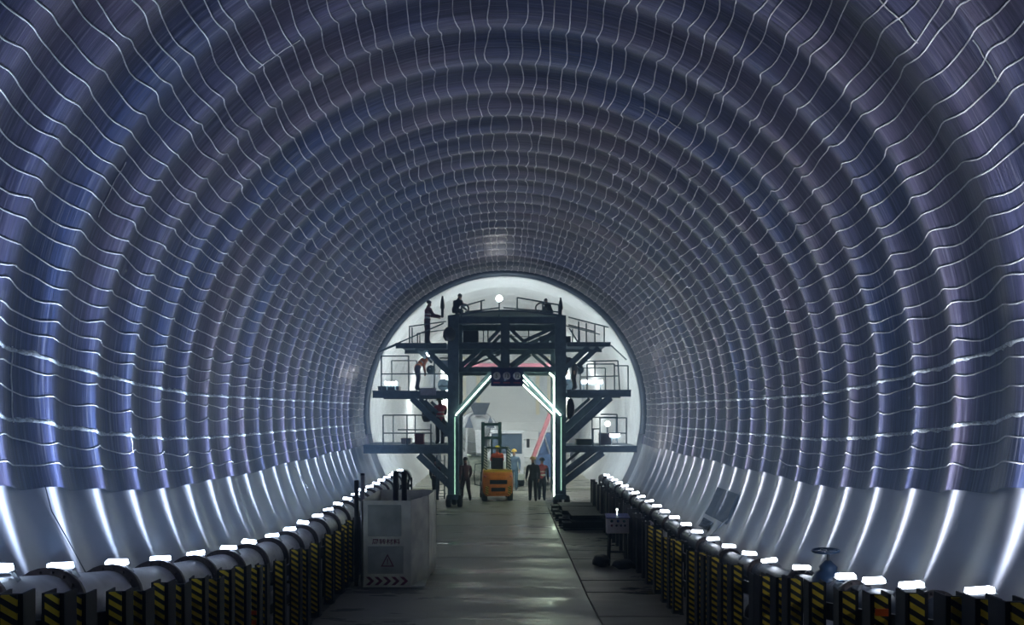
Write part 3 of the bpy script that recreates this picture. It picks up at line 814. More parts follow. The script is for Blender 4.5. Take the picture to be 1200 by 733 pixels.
platform('lower_platform', xf(425), xf(527), 522, 532, [((449, 487), (497, 487)), ((449, 487), (449, 522)), ((477, 487), (477, 522)), ((449, 508), (507, 508)), ((505, 497), (505, 522)), ((466, 504), (505, 504))])
platform('lower_platform', xf(660), xf(747), 523, 530.5, [((703, 490), (734, 490)), ((703, 490), (703, 523)), ((734, 490), (734, 520)), ((704, 486), (723, 486)), ((723, 486), (723, 510)), ((693, 503), (703, 503)), ((695, 503), (695, 523)), ((734, 508), (712, 508))])
for a, c, t in (((498, 410), (529, 441), .2), ((487, 408), (498, 420), .1), ((482, 467), (530, 513), .22), ((497, 470), (512, 484), .12), ((490, 534), (531, 574), .24), ((519, 512), (531, 506), .1),
                ((690, 407), (661, 434), .2), ((702, 407), (678, 430), .14), ((716, 466), (660, 517), .26), ((700, 466), (662, 500), .12), ((707, 531), (660, 567), .24), ((690, 531), (664, 553), .1)):
    for yy in (YF + 0.2, YB - 0.2):
        b = MB(); b.bar((xf(a[0]), yy, zf(a[1])), (xf(c[0]), yy, zf(c[1])), t, t); gp('bracket_brace', b)
# ladder at the left leg
b = MB()
for px in (512, 521): b.bar((xf(px), YF - 0.02, zf(585)), (xf(px), YF - 0.02, zf(534)), 0.04, 0.04)
for i in range(7): b.bar((xf(512), YF - 0.02, zf(582 - 7 * i)), (xf(521), YF - 0.02, zf(582 - 7 * i)), 0.025, 0.025)
gp('ladder', b)
# light strips along the road opening
M_DIM = mat('strip_dim', (0.8, 1.0, 0.9), 0.4, var=0, emit=(0.5, 1.0, 0.75), es=0.55)
def strip(pts, r=0.022, m=M_STRIP):
    b = MB(); b.tube(pts, r, 5); gp('light_strip', b, m)
yq = YF - 0.02
strip([(xf(576.5), yq, zf(440)), (xf(534), yq, zf(487))], 0.014)
strip([(xf(612.5), yq, zf(440)), (xf(657), yq, zf(487))])
strip([(xf(612.5), yq + 0.9, zf(443)), (xf(655), yq + 0.9, zf(486))])
strip([(xf(613), yq + 1.9, zf(448)), (xf(655), yq + 1.9, zf(488))])
strip([(xf(533), yq, zf(489)), (xf(533), yq, zf(583))], 0.018, M_DIM)
strip([(xf(649.2), yq + 0.1, zf(442)), (xf(649.2), yq + 0.1, zf(583))], 0.022)
strip([(xf(657.5), yq, zf(489)), (xf(657.5), yq, zf(575))], 0.018, M_DIM)
strip([(xf(644), yq + 0.1, zf(437.5)), (xf(649.2), yq + 0.1, zf(442))], 0.03)

# things hung on the gantry
sg = tag(empty('limit_sign', (xf(594.3), YF - 0.12, zf(442.5))), 'dark blue board with three round limit signs above the road opening', 'sign')
hw_, hh_ = 18.8 * YF / F, 10.6 * YF / F
b = MB(); b.box((-hw_, 0, -hh_), (hw_, 0.04, hh_)); b.build('board', M_BLUE, sg)
for x, txt in ((-12.2, '5'), (-0.6, '13'), (11.4, '12')):
    d = MB(); d.lathe([(0.142, 0), (0.142, 0.012)], (x * YF / F, 0, 0.045), (0, -1, 0), 24); d.build('disc', M_WHITE, sg)
    o = link('numeral', text_mesh(txt, 0.2, M_BLACK), sg, (x * YF / F, -0.016, 0.045), (math.pi / 2, 0, 0))
    d = MB(); d.box((x * YF / F - 0.125, -0.008, -0.225), (x * YF / F + 0.125, 0, -0.18)); d.build('red_bar', M_REDB, sg)
def fixture(px, py, Y, r, lab, post=0.6, face=(0, -1, 0)):
    p = P(px, py, Y); e = tag(empty('floodlight', p), lab, 'floodlight')
    b = MB(); b.lathe([(r * 1.15, -0.10), (r * 1.15, 0.0), (r * 1.0, 0.0), (r * 1.0, -0.03)], (0, 0, 0), face, 16); b.build('housing', M_STEEL, e)
    b = MB(); b.lathe([(r, 0), (r * 0.9, r * 0.35), (r * 0.5, r * 0.6), (r * 0.1, r * 0.66)], (0, 0, 0), face, 16); b.build('lens', M_FLOOD, e)
    b = MB(); b.tube([(0, 0.12, 0), (0, 0.12, -post)], 0.025, 6); b.build('pole', M_STEEL, e)
    return e
fixture(585, 350, YF + 0.6, 0.115, 'brilliant round floodlight on a pole at the top of the gantry', 0.7)
fixture(502, 415.5, YF + 0.1, 0.085, 'small bright floodlight under the upper left platform', 0.25, (-.9, .1, -.5))
fixture(712, 497, YF + 1.3, 0.10, 'glowing round floodlight on the lower right platform', 0.75)
def tube_light(px0, px1, py, Y, lab, n):
    e = tag(empty('tube_light', P((px0 + px1) / 2, py, Y)), lab, 'lamp'); L_ = (px1 - px0) * Y / F
    for i in range(n):
        b = MB(); x = -L_ / 2 + L_ * i / n; b.tube([(x + 0.03, 0, 0), (x + L_ / n - 0.03, 0, 0)], 0.06, 8); b.build('glowing_tube', mat('tube_glow', (0.9, 0.9, 0.95), 0.4, var=0, emit=(0.9, 0.95, 1.0), es=25), e)
    b = MB(); b.box((-L_ / 2, 0.07, -0.12), (L_ / 2, 0.11, 0.06)); b.bar((-L_ / 2 + 0.1, 0.09, -0.12), (-L_ / 2 + 0.1, 0.09, -0.3), 0.04, 0.04); b.bar((L_ / 2 - 0.1, 0.09, -0.12), (L_ / 2 - 0.1, 0.09, -0.3), 0.04, 0.04); b.build('tray', M_STEEL, e)
tube_light(681, 707, 447.5, YF + 0.9, 'glowing tube lights on the middle right platform', 3)
tube_light(450, 466, 449.5, YF + 0.9, 'row of small glowing lights on the middle left platform', 4)
tube_light(714, 727, 510.5, YF + 0.9, 'short glowing tube light on the lower right platform', 1)
# clutter on the platforms
def crate(px0, px1, py0, py1, Y, d, m, lab, cat='crate', name='crate'):
    a = P(px0, py1, Y); c = P(px1, py0, Y); b = MB()
    b.box((0, 0, 0), (c.x - a.x, d, c.z - a.z)); b.box((-0.02, -0.02, (c.z - a.z) * .82), (c.x - a.x + 0.02, d + 0.02, (c.z - a.z) * .92))
    for i in range(3):
        x = (c.x - a.x) * (i + .5) / 3; b.box((x - 0.02, -0.015, 0), (x + 0.02, d + 0.015, (c.z - a.z) * .82))
    tag(b.build(name, m, None, a), lab, cat)
M_CRED = mat('crate_red', (0.22, 0.03, 0.05), 0.5, var=0.2)
crate(486, 496, 508.5, 521, YF + 0.9, 0.4, M_CRED, 'dark red crate standing on the lower left platform')
crate(470, 481, 514, 521, YF + 1.2, 0.5, mat('crate_pale', (0.5, 0.46, 0.46), 0.5, var=0.2), 'low pale crate left of the dark red one on the lower left platform')
crate(703, 716, 508, 522, YF + 0.9, 0.4, mat('crate_grey', (0.08, 0.07, 0.09), 0.5, var=0.2), 'dark grey crate standing on the lower right platform')
crate(676, 694, 515, 522, YF + 1.0, 0.5, mat('crate_green', (0.07, 0.10, 0.08), 0.5, var=0.2), 'low greenish crate beside the leg on the lower right platform')
crate(443, 467, 453, 457.5, YF + 1.4, 0.6, M_BLACK, 'flat black tool chest on the middle left platform')
crate(492.5, 511, 455, 463.5, YF - 0.12, 0.06, mat('plate_pale', (0.35, 0.36, 0.42), 0.5, var=0.15), 'pale notice plate fixed on the edge of the middle left platform', 'notice', 'notice_plate')
def hanging(px, py0, py1, Y, r, lab):
    a = P(px, py0, Y); c = P(px, py1, Y); h = a.z - c.z; b = MB()
    b.lathe([(0.02, 0), (r * .6, -0.05), (r, -h * .35), (r * 1.05, -h * .7), (r * .7, -h * .97), (0.03, -h)], (0, 0, 0), (0, 0, 1), 14)
    o = tag(b.build('hanging_bag', M_BLACK, None, a), lab, 'bag'); b = MB(); b.tube([(0, 0, -0.02), (0, 0, 0.35)], 0.02, 6); b.build('strap', M_BLACK, o)
hanging(500, 478, 495, YF + 1.2, 0.18, 'dark bag hanging below the middle left platform')
hanging(668.5, 467, 492, YF + 0.5, 0.15, 'long dark bag hanging below the middle right platform')
hanging(526.5, 383, 400, YF - 0.16, 0.22, 'dark bundle hung on the left leg between top and middle beams')

# ------------------------------------------------------------------ people
def base_pose():
    J = {'pelvis': (0, 0, .94), 'waist': (0, .0, 1.08), 'chest': (0, .0, 1.27), 'neck0': (0, -.01, 1.43), 'neck1': (0, .005, 1.50),
         'head0': (0, .02, 1.57), 'head1': (0, .015, 1.66), 'nose': (0, .115, 1.585)}
    for s, n in ((-1, 'l'), (1, 'r')):
        J.update({'sh' + n: (s * .185, -.01, 1.40), 'el' + n: (s * .235, -.03, 1.12), 'wr' + n: (s * .245, .05, .88), 'pa' + n: (s * .245, .065, .81),
                  'hp' + n: (s * .09, 0, .90), 'kn' + n: (s * .10, .025, .50), 'an' + n: (s * .10, -.015, .10), 'he' + n: (s * .10, -.05, .05), 'to' + n: (s * .115, .15, .04)})
    return J
RAD = {'pelvis': (.135, .11), 'waist': (.13, .105), 'chest': (.155, .12), 'neck0': (.075, .07), 'neck1': (.052, .055), 'head0': (.072, .085), 'head1': (.078, .095), 'nose': (.016, .016),
       'sh': (.075, .075), 'el': (.06, .06), 'wr': (.042, .042), 'pa': (.04, .024), 'hp': (.105, .11), 'kn': (.082, .082), 'an': (.066, .066), 'he': (.045, .045), 'to': (.042, .036)}
def rot_about(J, names, pivot, ax, deg):
    M = Matrix.Rotation(math.radians(deg), 3, ax); pv = Vector(J[pivot])
    for n in names: J[n] = tuple(M @ (Vector(J[n]) - pv) + pv)
UP = ['waist', 'chest', 'neck0', 'neck1', 'head0', 'head1', 'nose'] + [a + n for a in ('sh', 'el', 'wr', 'pa') for n in 'lr']
HEAD = ['head0', 'head1', 'nose']
def arm(J, n, up_deg, bend_deg, out=0):       # swing the arm forwards, bend the elbow
    rot_about(J, ['el' + n, 'wr' + n, 'pa' + n], 'sh' + n, 'X', up_deg)
    rot_about(J, ['wr' + n, 'pa' + n], 'el' + n, 'X', bend_deg)
    if out: rot_about(J, ['el' + n, 'wr' + n, 'pa' + n], 'sh' + n, 'Y', out * (1 if n == 'l' else -1))
def leg(J, n, up_deg, knee_deg):
    rot_about(J, ['kn' + n, 'an' + n, 'he' + n, 'to' + n], 'hp' + n, 'X', up_deg)
    rot_about(J, ['an' + n, 'he' + n, 'to' + n], 'kn' + n, 'X', -knee_deg)
def person(label, loc, rz, pose, jacket, trousers, vest=None, helmet=None, h=1.70, group=None):
    J = base_pose(); pose(J)
    names = list(J); V = [Vector(J[n]) for n in names]; idx = {n: i for i, n in enumerate(names)}
    rad = [RAD.get(n) or RAD[n[:2]] for n in names]
    E = []; T = []
    def ed(a, b_, t): E.append((idx[a], idx[b_])); T.append(t)
    for a, b_, t in (('pelvis', 'waist', 'torso'), ('waist', 'chest', 'torso'), ('chest', 'neck0', 'torso'), ('neck0', 'neck1', 'skin'), ('neck1', 'head0', 'skin'), ('head0', 'head1', 'skin'), ('head0', 'nose', 'skin')): ed(a, b_, t)
    for n in 'lr':
        for a, b_, t in (('chest', 'sh', 'torso'), ('sh', 'el', 'arm'), ('el', 'wr', 'arm'), ('wr', 'pa', 'skin'), ('pelvis', 'hp', 'leg'), ('hp', 'kn', 'leg'), ('kn', 'an', 'leg'), ('an', 'he', 'boot'), ('an', 'to', 'boot')):
            ed(a if a in idx else a + n, b_ + n, t)
        d = (Vector(J['pa' + n]) - Vector(J['wr' + n])).normalized(); s = -1 if n == 'l' else 1
        fw = Vector((0, 1, 0)) - d * d.y
        fw = fw.normalized() if fw.length > .2 else Vector((0, 0, 1)); inn = d.cross(fw) * (-s)
        pa = idx['pa' + n]
        for q, ln in ((-.03, .062), (-.01, .075), (.01, .08), (.03, .07)):
            p0 = V[pa] + d * .03 + fw * q; p1 = p0 + d * ln * .55 + inn * .005; p2 = p1 + d * ln * .4 + inn * .03
            i0 = len(V); V += [p0, p1, p2]; rad += [(.010, .010), (.009, .009), (.007, .007)]
            E += [(pa, i0), (i0, i0 + 1), (i0 + 1, i0 + 2)]; T += ['skin'] * 3
        p0 = V[idx['wr' + n]] * .5 + V[pa] * .5 + fw * .035; p1 = p0 + d * .045 + fw * .02
        i0 = len(V); V += [p0, p1]; rad += [(.012, .012), (.009, .009)]; E += [(pa, i0), (i0, i0 + 1)]; T += ['skin'] * 2
    me = bpy.data.meshes.new('body'); me.from_pydata([tuple(v) for v in V], E, [])
    o = bpy.data.objects.new('tmp', me); COL.objects.link(o)
    sk = o.modifiers.new('skin', 'SKIN'); sk.use_smooth_shade = True
    if not me.skin_vertices:
        bm = bmesh.new(); bm.from_mesh(me); bm.verts.layers.skin.verify(); bm.to_mesh(me); bm.free()
    sv = me.skin_vertices[0].data
    for i, r in enumerate(rad): sv[i].radius = r; sv[i].use_root = (i == 0)
    sd = o.modifiers.new('sub', 'SUBSURF'); sd.levels = 2; sd.render_levels = 2
    dg = bpy.context.evaluated_depsgraph_get(); dg.update()
    bme = bpy.data.meshes.new_from_object(o.evaluated_get(dg))
    bpy.data.objects.remove(o)
    bme.materials.clear()
    mj = mat('cloth_%02d%02d%02d' % tuple(int(c * 99) for c in jacket), jacket, 0.8, var=0.2, scale=10)
    mt = mat('cloth_%02d%02d%02d' % tuple(int(c * 99) for c in trousers), trousers, 0.8, var=0.2, scale=10)
    order = {'torso': 0, 'arm': 0, 'leg': 1, 'skin': 2, 'boot': 3}
    for m in (mj, mt, M_SKIN, M_BOOT): bme.materials.append(m)
    # which bone is nearest to each face
    tags = []
    segs = [(V[a], V[c], (rad[a][0] + rad[c][0]) / 2) for a, c in E]
    for p in bme.polygons:
        c = p.center; best = 9; bt = 'torso'
        for (a, q, r), t in zip(segs, T):
            d = q - a; u = max(0, min(1, (c - a).dot(d) / max(1e-6, d.length_squared))); dist = (a + d * u - c).length / (r + .03)
            if dist < best: best = dist; bt = t
        tags.append(bt); p.material_index = order[bt]; p.use_smooth = True
    root = empty('person', loc, rz); root.scale = (h / 1.72,) * 3
    tag(root, label, 'person', group)
    link('body', bme, root)
    if vest:
        pel = Vector(J['pelvis']); ch = Vector(J['neck0']); ax = (ch - pel)
        b = MB(); vid = {}; vv = []; ff = []; mi = []
        for p, t in zip(bme.polygons, tags):
            if t != 'torso': continue
            u = (p.center - pel).dot(ax) / ax.length_squared
            if u < -0.05: continue
            f = []
            for vi in p.vertices:
                if vi not in vid: vid[vi] = len(vv); w_ = bme.vertices[vi]; vv.append(tuple(w_.co + w_.normal * .016))
                f.append(vid[vi])
            ff.append(tuple(f)); mi.append(1 if (0.18 < u < 0.3 or 0.48 < u < 0.6) else 0)
        vm = bpy.data.meshes.new('vest'); vm.from_pydata(vv, [], ff)
        vm.materials.append(mat('vest_%02d%02d%02d' % tuple(int(c * 99) for c in vest), vest, 0.6, var=0.1)); vm.materials.append(M_TAPE)
        vm.polygons.foreach_set('material_index', mi); vm.polygons.foreach_set('use_smooth', [True] * len(ff)); vm.update()
        link('vest', vm, root)
    up = (Vector(J['head1']) - Vector(J['head0'])).normalized(); c = Vector(J['head1'])
    b = MB()
    if helmet:
        b.lathe([(.150, -.005), (.118, .006), (.116, .03), (.105, .07), (.075, .103), (.03, .118), (.004, .12)], c - up * .01, up, 16)
        b.build('helmet', mat('helmet_%02d%02d%02d' % tuple(int(q * 99) for q in helmet), helmet, 0.35, var=0.05), root)
    else:
        b.lathe([(.092, -.02), (.1, .02), (.092, .06), (.06, .09), (.004, .1)], c - up * .0 + Vector((0, -.012, 0)), up, 14); b.build('hair', M_HAIR, root)
    return root

def stand(J): arm(J, 'l', 4, 12); arm(J, 'r', -4, 14); leg(J, 'l', 4, 2); leg(J, 'r', -5, 4)
def reach(J): arm(J, 'l', 48, 22); arm(J, 'r', 42, 28); rot_about(J, UP, 'pelvis', 'X', -6)
def bend(J): rot_about(J, UP, 'pelvis', 'X', -48); rot_about(J, HEAD, 'neck1', 'X', 10); arm(J, 'l', 10, 20); arm(J, 'r', 25, 15); leg(J, 'l', 10, 16); leg(J, 'r', 4, 12)
def hands_front(J): arm(J, 'l', 20, 62); arm(J, 'r', 20, 62); rot_about(J, HEAD, 'neck1', 'X', -16)
def walk(J): leg(J, 'l', 20, 8); leg(J, 'r', -16, 22); arm(J, 'l', -14, 10); arm(J, 'r', 18, 14)
def _drop(J, dz):
    for n in J: J[n] = (J[n][0], J[n][1], J[n][2] - dz)
def crouch(J):
    leg(J, 'l', 108, 128); leg(J, 'r', 96, 120); rot_about(J, UP, 'pelvis', 'X', -28); arm(J, 'l', 45, 30); arm(J, 'r', 40, 40)
    _drop(J, min(J['tol'][2], J['tor'][2], J['hel'][2], J['her'][2]) - .035)
def sit(J):
    leg(J, 'l', 84, 80); leg(J, 'r', 84, 80); arm(J, 'l', 34, 50); arm(J, 'r', 34, 50); _drop(J, .94 - .13)

NAVY = (0.016, 0.02, 0.035); DARK = (0.03, 0.03, 0.04); MAROON = (0.07, 0.02, 0.03)
ORV = (1.0, 0.30, 0.05); RDV = (0.75, 0.06, 0.05); YH = (1.0, 0.78, 0.03); OH = (0.85, 0.30, 0.03)
def gx(px, Y): return (px - VX) * Y / F
Y_ = 28.3; person('worker in a maroon vest reaching right on the upper left platform', (gx(500.5, Y_), Y_, zf(402)), -math.pi / 2 + 0.4, reach, (0.09, 0.03, 0.05), (0.07, 0.025, 0.04), (0.30, 0.06, 0.08), None, 1.66)
Y_ = 29.75; person('dark figure crouching on the gantry roof near its left end', (gx(533, Y_), Y_, zf(370) + 0.07), -0.6, crouch, NAVY, DARK, None, None, 1.62)
Y_ = 29.75; person('dark figure crouching on the gantry roof near its right end', (gx(646, Y_), Y_, zf(370) + 0.05), 0.9, crouch, NAVY, DARK, None, None, 1.35)
Y_ = 27.8; person('worker in a glowing orange vest bending over on the middle left platform', (gx(488.5, Y_), Y_, zf(458)), -1.1, bend, (0.30, 0.10, 0.05), (0.05, 0.06, 0.12), ORV, OH, 1.6)
Y_ = 27.9; person('worker in a red vest standing on the lower left platform', (gx(516, Y_), Y_, zf(522)), 0.5, hands_front, (0.05, 0.03, 0.05), NAVY, (0.75, 0.08, 0.12), (0.12, 0.14, 0.06), 1.74)
Y_ = 28.2; person('dark figure bending on the middle right platform next to the leg', (gx(674, Y_), Y_, zf(457)), 1.9, bend, NAVY, DARK, None, None, 1.62)
Y_ = 29.2; person('worker in dark maroon walking beside the left gantry leg', (gx(545.5, Y_), Y_, 0), 0.3, walk, (0.09, 0.025, 0.03), (0.045, 0.02, 0.025), None, None, 1.70)
Y_ = 29.6; person('dark worker standing on the floor under the lower left platform', (gx(510.5, Y_), Y_, 0), -0.3, stand, NAVY, DARK, MAROON, None, 1.62)
Y_ = 29.2; person('worker in black with a tan helmet, left of the pair by the right leg', (gx(624.5, Y_), Y_, 0), 0.1, stand, (0.012, 0.014, 0.018), (0.012, 0.014, 0.018), None, (0.45, 0.28, 0.10), 1.72)
Y_ = 29.45; person('worker in a dark red vest, right of the pair by the right leg', (gx(635, Y_), Y_, 0), -0.1, stand, (0.03, 0.02, 0.03), NAVY, (0.50, 0.09, 0.10), (0.03, 0.03, 0.05), 1.66)
Y_ = 33.3; person('worker in blue-grey clothes with a yellow helmet beyond the forklift', (gx(602.5, Y_), Y_, 0), 3.0, stand, (0.10, 0.16, 0.22), (0.06, 0.12, 0.16), None, (0.7, 0.45, 0.05), 1.8)

# ------------------------------------------------------------------ forklift
fk = empty('forklift', (gx(583.5, 29.0), 29.0, 0), 0.07)
tag(fk, 'orange forklift truck seen from behind in the gantry opening', 'forklift')
b = MB()        # counterweight: rounded block, narrower above
prof = [(-.56, .02), (-.60, .10), (-.60, .6), (.60, .6), (.60, .10), (.56, .02), (.3, -.03), (-.3, -.03)]
secs = [(.22, .80, .10), (.34, .94, .03), (.62, 1.0, 0), (.95, 1.0, 0), (1.10, .97, .03), (1.16, .92, .08)]
vs_ = [(x * k_, y_ * 1 + off, z) for (z, k_, off) in secs for (x, y_) in prof]; n = len(prof); fs = []
for i in range(len(secs) - 1):
    for q in range(n): fs.append((i * n + q, (i + 1) * n + q, (i + 1) * n + (q + 1) % n, i * n + (q + 1) % n))
fs.append(tuple(range(n))); fs.append(tuple((len(secs) - 1) * n + q for q in range(n))[::-1])
b.add(vs_, fs); cw = b.build('counterweight', M_ORANGE, fk)
b = MB(); b.box((-.32, -.045, .70), (.36, .03, .86)); b.build('vent_recess', M_BLACK, cw)
b = MB(); b.box((-.26, -.05, .42), (.28, .02, .56)); b.build('vent_recess', M_BLACK, cw)
for x in (-.42, .45):
    b = MB(); b.box((x - .06, -.02, .30), (x + .06, .06, .62)); b.build('striped_plate', M_HAZ, cw)
for x in (-.5, .5):
    b = MB(); b.lathe([(.05, 0), (.04, .03)], (x, .03, 1.0), (0, -1, 0), 10); b.build('tail_light', M_REDB, cw)
b = MB(); b.box((-.57, .55, .30), (.57, 1.75, .62)); b.box((-.57, .0 + .1, 1.14), (.57, .75, 1.20)); b.build('chassis', M_ORANGE, fk)
b = MB(); b.box((-.55, .06, 1.16), (.55, .70, 1.24)); b.build('hood', M_YELLOW, fk)
for x, y_, r, wd in ((-.50, .42, .27, .20), (.50, .42, .27, .20), (-.52, 1.62, .33, .24), (.52, 1.62, .33, .24)):
    b = MB(); b.lathe([(r * .55, -wd / 2), (r * .92, -wd / 2), (r, -wd / 3), (r, wd / 3), (r * .92, wd / 2), (r * .55, wd / 2)], (x, y_, r), (1, 0, 0), 20); wh = b.build('wheel', M_RUBBER, fk)
    b = MB(); b.lathe([(r * .55, -wd / 2 - .005), (r * .5, wd / 2 + .005)], (x, y_, r), (1, 0, 0), 14); b.build('hub', M_WHITE, wh)
M_HAZW = stripe_mat('white_black_stripes', (0.02, 0.03, 0.03), (0.75, 0.76, 0.66), 0.11, 0.8)
for x in (-.47, .46):
    b = MB(); b.bar((x, .22, 1.18), (x * .97, .30, 2.05), .13, .07); b.build('rear_pillar', M_HAZW, fk)
    b = MB(); b.bar((x, 1.55, .9), (x * .97, 1.25, 2.06), .07, .07); b.build('front_pillar', M_DGREEN, fk)
b = MB()
for x in (-.46, .45): b.bar((x, .28, 2.06), (x, 1.3, 2.08), .07, .06)
for i in range(6): b.bar((-.46, .30 + .19 * i, 2.07), (.45, .30 + .19 * i, 2.07), .03, .04)
b.build('overhead_guard', M_DGREEN, fk)
b = MB(); b.box((-.20, .60, 1.2), (.24, 1.0, 1.30)); b.box((-.20, .50, 1.25), (.24, .60, 1.68)); b.build('seat', M_BLACK, fk)
for x in (-.50, .20):
    b = MB(); b.ibeam((x, 2.05, .1), (x, 2.05, 3.08), .14, .12, (0, 1, 0)); b.box((x - .06, 2.0, .1), (x + .06, 2.1, 3.08)); b.build('mast_upright', M_DGREEN, fk)
for z in (.5, 2.42, 2.98):
    b = MB(); b.bar((-.55, 2.05, z), (.25, 2.05, z), .1, .12); b.build('mast_crossbar', M_DGREEN, fk)
b = MB(); b.tube([(-.14, 2.0, .3), (-.14, 2.0, 2.5)], .04, 8); b.build('lift_cylinder', M_DGREEN, fk)
for x in (-.42, .12):
    b = MB(); b.box((x - .06, 2.12, .06), (x + .06, 3.1, .10)); b.box((x - .06, 2.12, .06), (x + .06, 2.17, .8)); b.build('fork', M_BLACK, fk)
b = MB(); b.box((-.6, 2.08, .4), (.3, 2.13, 1.0)); b.build('fork_carriage', M_DGREEN, fk)
b = MB(); ring = [(.02 + .17 * math.cos(i * math.pi / 8), 1.28 + .06 * math.sin(i * math.pi / 8), 1.5 + .15 * math.sin(i * math.pi / 8)) for i in range(17)]; b.tube(ring, .016, 6); b.tube([(.02, 1.3, 1.5), (.02, 1.5, 1.1)], .025, 6); b.build('steering_wheel', M_BLACK, fk)
b = MB(); b.tube([(-.62, .9, .55), (-.86, .85, .6), (-.9, .85, 1.0), (-.85, .8, 1.42), (-.62, .75, 1.45)], .02, 6); b.build('side_hoop', M_DGREEN, fk)
pd = person('forklift driver in a bright red-orange vest and yellow helmet', (gx(583.5, 29.0) - .03, 29.82, 1.22), 0.07, sit, (0.55, 0.06, 0.03), NAVY, (0.95, 0.13, 0.03), YH, 1.68)

# ------------------------------------------------------------------ vehicles beyond
TW = mat('truck_white', (0.62, 0.64, 0.66), 0.4, var=0.1)
mx = tag(empty('mixer_truck', (gx(562, 37.5), 37.5, 0), 0.08), 'white concrete mixer truck seen from behind, left of the road', 'truck')
b = MB(); ax = Vector((0, 1, -.22)).normalized()
b.lathe([(.40, -.1), (.48, .2), (.95, 1.3), (1.12, 2.2), (1.12, 3.2), (.8, 4.6), (.5, 4.9)], (0, .2, 2.9), ax, 28); dr = b.build('drum', TW, mx)
for k_ in range(2):
    b = MB(); pts = []
    for i in range(60):
        t = i / 59; s_ = .3 + 2.6 * t; r = .5 + .45 * min(1, (s_ - .2) / 1.1) + .17 * min(1, max(0, (s_ - 1.3) / .9)); a = t * 7 + k_ * math.pi
        o_ = Vector((0, .2, 2.9)) + ax * s_; u_ = ax.cross(Vector((1, 0, 0))); pts.append(o_ + (Vector((1, 0, 0)) * math.cos(a) + u_ * math.sin(a)) * (r + .01))
    b.tube(pts, .03, 5); b.build('drum_fin', mat('fin_grey', (0.3, 0.32, 0.36), 0.5, var=0.1), dr)
b = MB(); b.add([(-.5, -.5, 3.95), (.5, -.5, 3.95), (.5, .35, 3.95), (-.5, .35, 3.95), (-.28, -.3, 3.35), (.28, -.3, 3.35), (.28, .1, 3.35), (-.28, .1, 3.35)],
      [(0, 4, 5, 1), (1, 5, 6, 2), (2, 6, 7, 3), (3, 7, 4, 0), (4, 7, 6, 5), (0, 1, 5, 4), (1, 2, 6, 5), (2, 3, 7, 6), (3, 0, 4, 7)]); b.build('hopper', mat('hopper_grey', (0.16, 0.18, 0.22), 0.5, var=0.2), mx)
for s_ in (-1, 1):
    b = MB(); b.slab([(s_ * .75, -.1, 2.7), (s_ * .32, -.1, 2.7), (s_ * .52, -.1, 3.3)][::s_], .06); b.build('support_plate', mat('support_grey', (0.12, 0.14, 0.19), 0.5, var=0.2), mx)
    b = MB(); b.bar((s_ * .7, -.05, 1.0), (s_ * .6, -.05, 3.3), .1, .1); b.build('support_post', TW, mx)
    for y_ in (1.0, 2.3, 6.2):
        b = MB(); b.lathe([(.28, -.2), (.48, -.2), (.52, -.12), (.52, .12), (.48, .2), (.28, .2)], (s_ * .95, y_, .52), (1, 0, 0), 20); b.build('wheel', M_RUBBER, mx)
b = MB(); b.add([(-.25, -.35, 2.6), (.25, -.35, 2.6), (.2, -1.0, 1.5), (-.2, -1.0, 1.5), (-.25, -.25, 2.5), (.25, -.25, 2.5), (.2, -.95, 1.4), (-.2, -.95, 1.4)],
      [(0, 3, 2, 1), (4, 5, 6, 7), (0, 1, 5, 4), (1, 2, 6, 5), (2, 3, 7, 6), (3, 0, 4, 7)]); b.build('chute', TW, mx)
b = MB(); b.box((-.5, 0, .75), (.5, 6.8, 1.05)); b.box((-1.05, -.1, .55), (1.05, .05, .85)); b.build('chassis', M_PANEL, mx)
b = MB(); b.box((-1.1, 5.6, .6), (1.1, 7.2, 2.7)); b.build('cab', TW, mx)

tk = tag(empty('dump_truck', (gx(594, 34.5), 34.6, 0), math.pi), 'white truck with a wide windscreen and mirror facing us behind the forklift', 'truck')
b = MB()
for (x0, x1, z0, z1) in ((-.78, .78, .55, 1.55), (-.78, -.70, 1.55, 2.55), (.70, .78, 1.55, 2.55), (-.78, .78, 2.5, 2.62)):
    b.box((x0, -1.4, z0), (x1, 0.0, z1))
b.box((-.70, -1.4, 1.55), (.70, -1.34, 2.5)); b.build('cab', TW, tk)
b = MB(); b.slab([(-.70, -.03, 1.56), (.70, -.03, 1.56), (.70, -.09, 2.5), (-.70, -.09, 2.5)][::-1], .02); b.build('windscreen', M_GLASS, tk)
b = MB(); b.box((-.62, -.02, .75), (.62, .03, 1.2)); b.build('grille', M_PANEL, tk)
b = MB(); b.box((-.8, -.05, .35), (.8, .08, .62)); b.build('bumper', M_PANEL, tk)
for s_ in (-1, 1):
    b = MB(); b.lathe([(.1, 0), (.08, .03)], (s_ * .6, .02, .68), (0, 1, 0), 12); b.build('headlamp', M_WHITE, tk)
    b = MB(); b.tube([(s_ * .78, -.1, 2.2), (s_ * .98, .02, 2.2)], .018, 6); b.box((s_ * .98 - .07, 0, 1.85), (s_ * .98 + .07, .05, 2.25)); b.build('mirror', M_BLACK, tk)
    for y_ in (-.7, -2.1):
        b = MB(); b.lathe([(.22, -.14), (.40, -.14), (.44, -.08), (.44, .08), (.40, .14), (.22, .14)], (s_ * .68, y_, .44), (1, 0, 0), 18); b.build('wheel', M_RUBBER, tk)
b = MB()
b.box((-.8, -2.7, .8), (.8, -1.6, .9)); b.box((-.8, -2.7, .9), (-.74, -1.6, 1.7)); b.box((.74, -2.7, .9), (.8, -1.6, 1.7)); b.box((-.8, -1.66, .9), (.8, -1.6, 1.9)); b.build('tipper_body', mat('tipper_blue', (0.16, 0.24, 0.36), 0.5, var=0.15), tk)

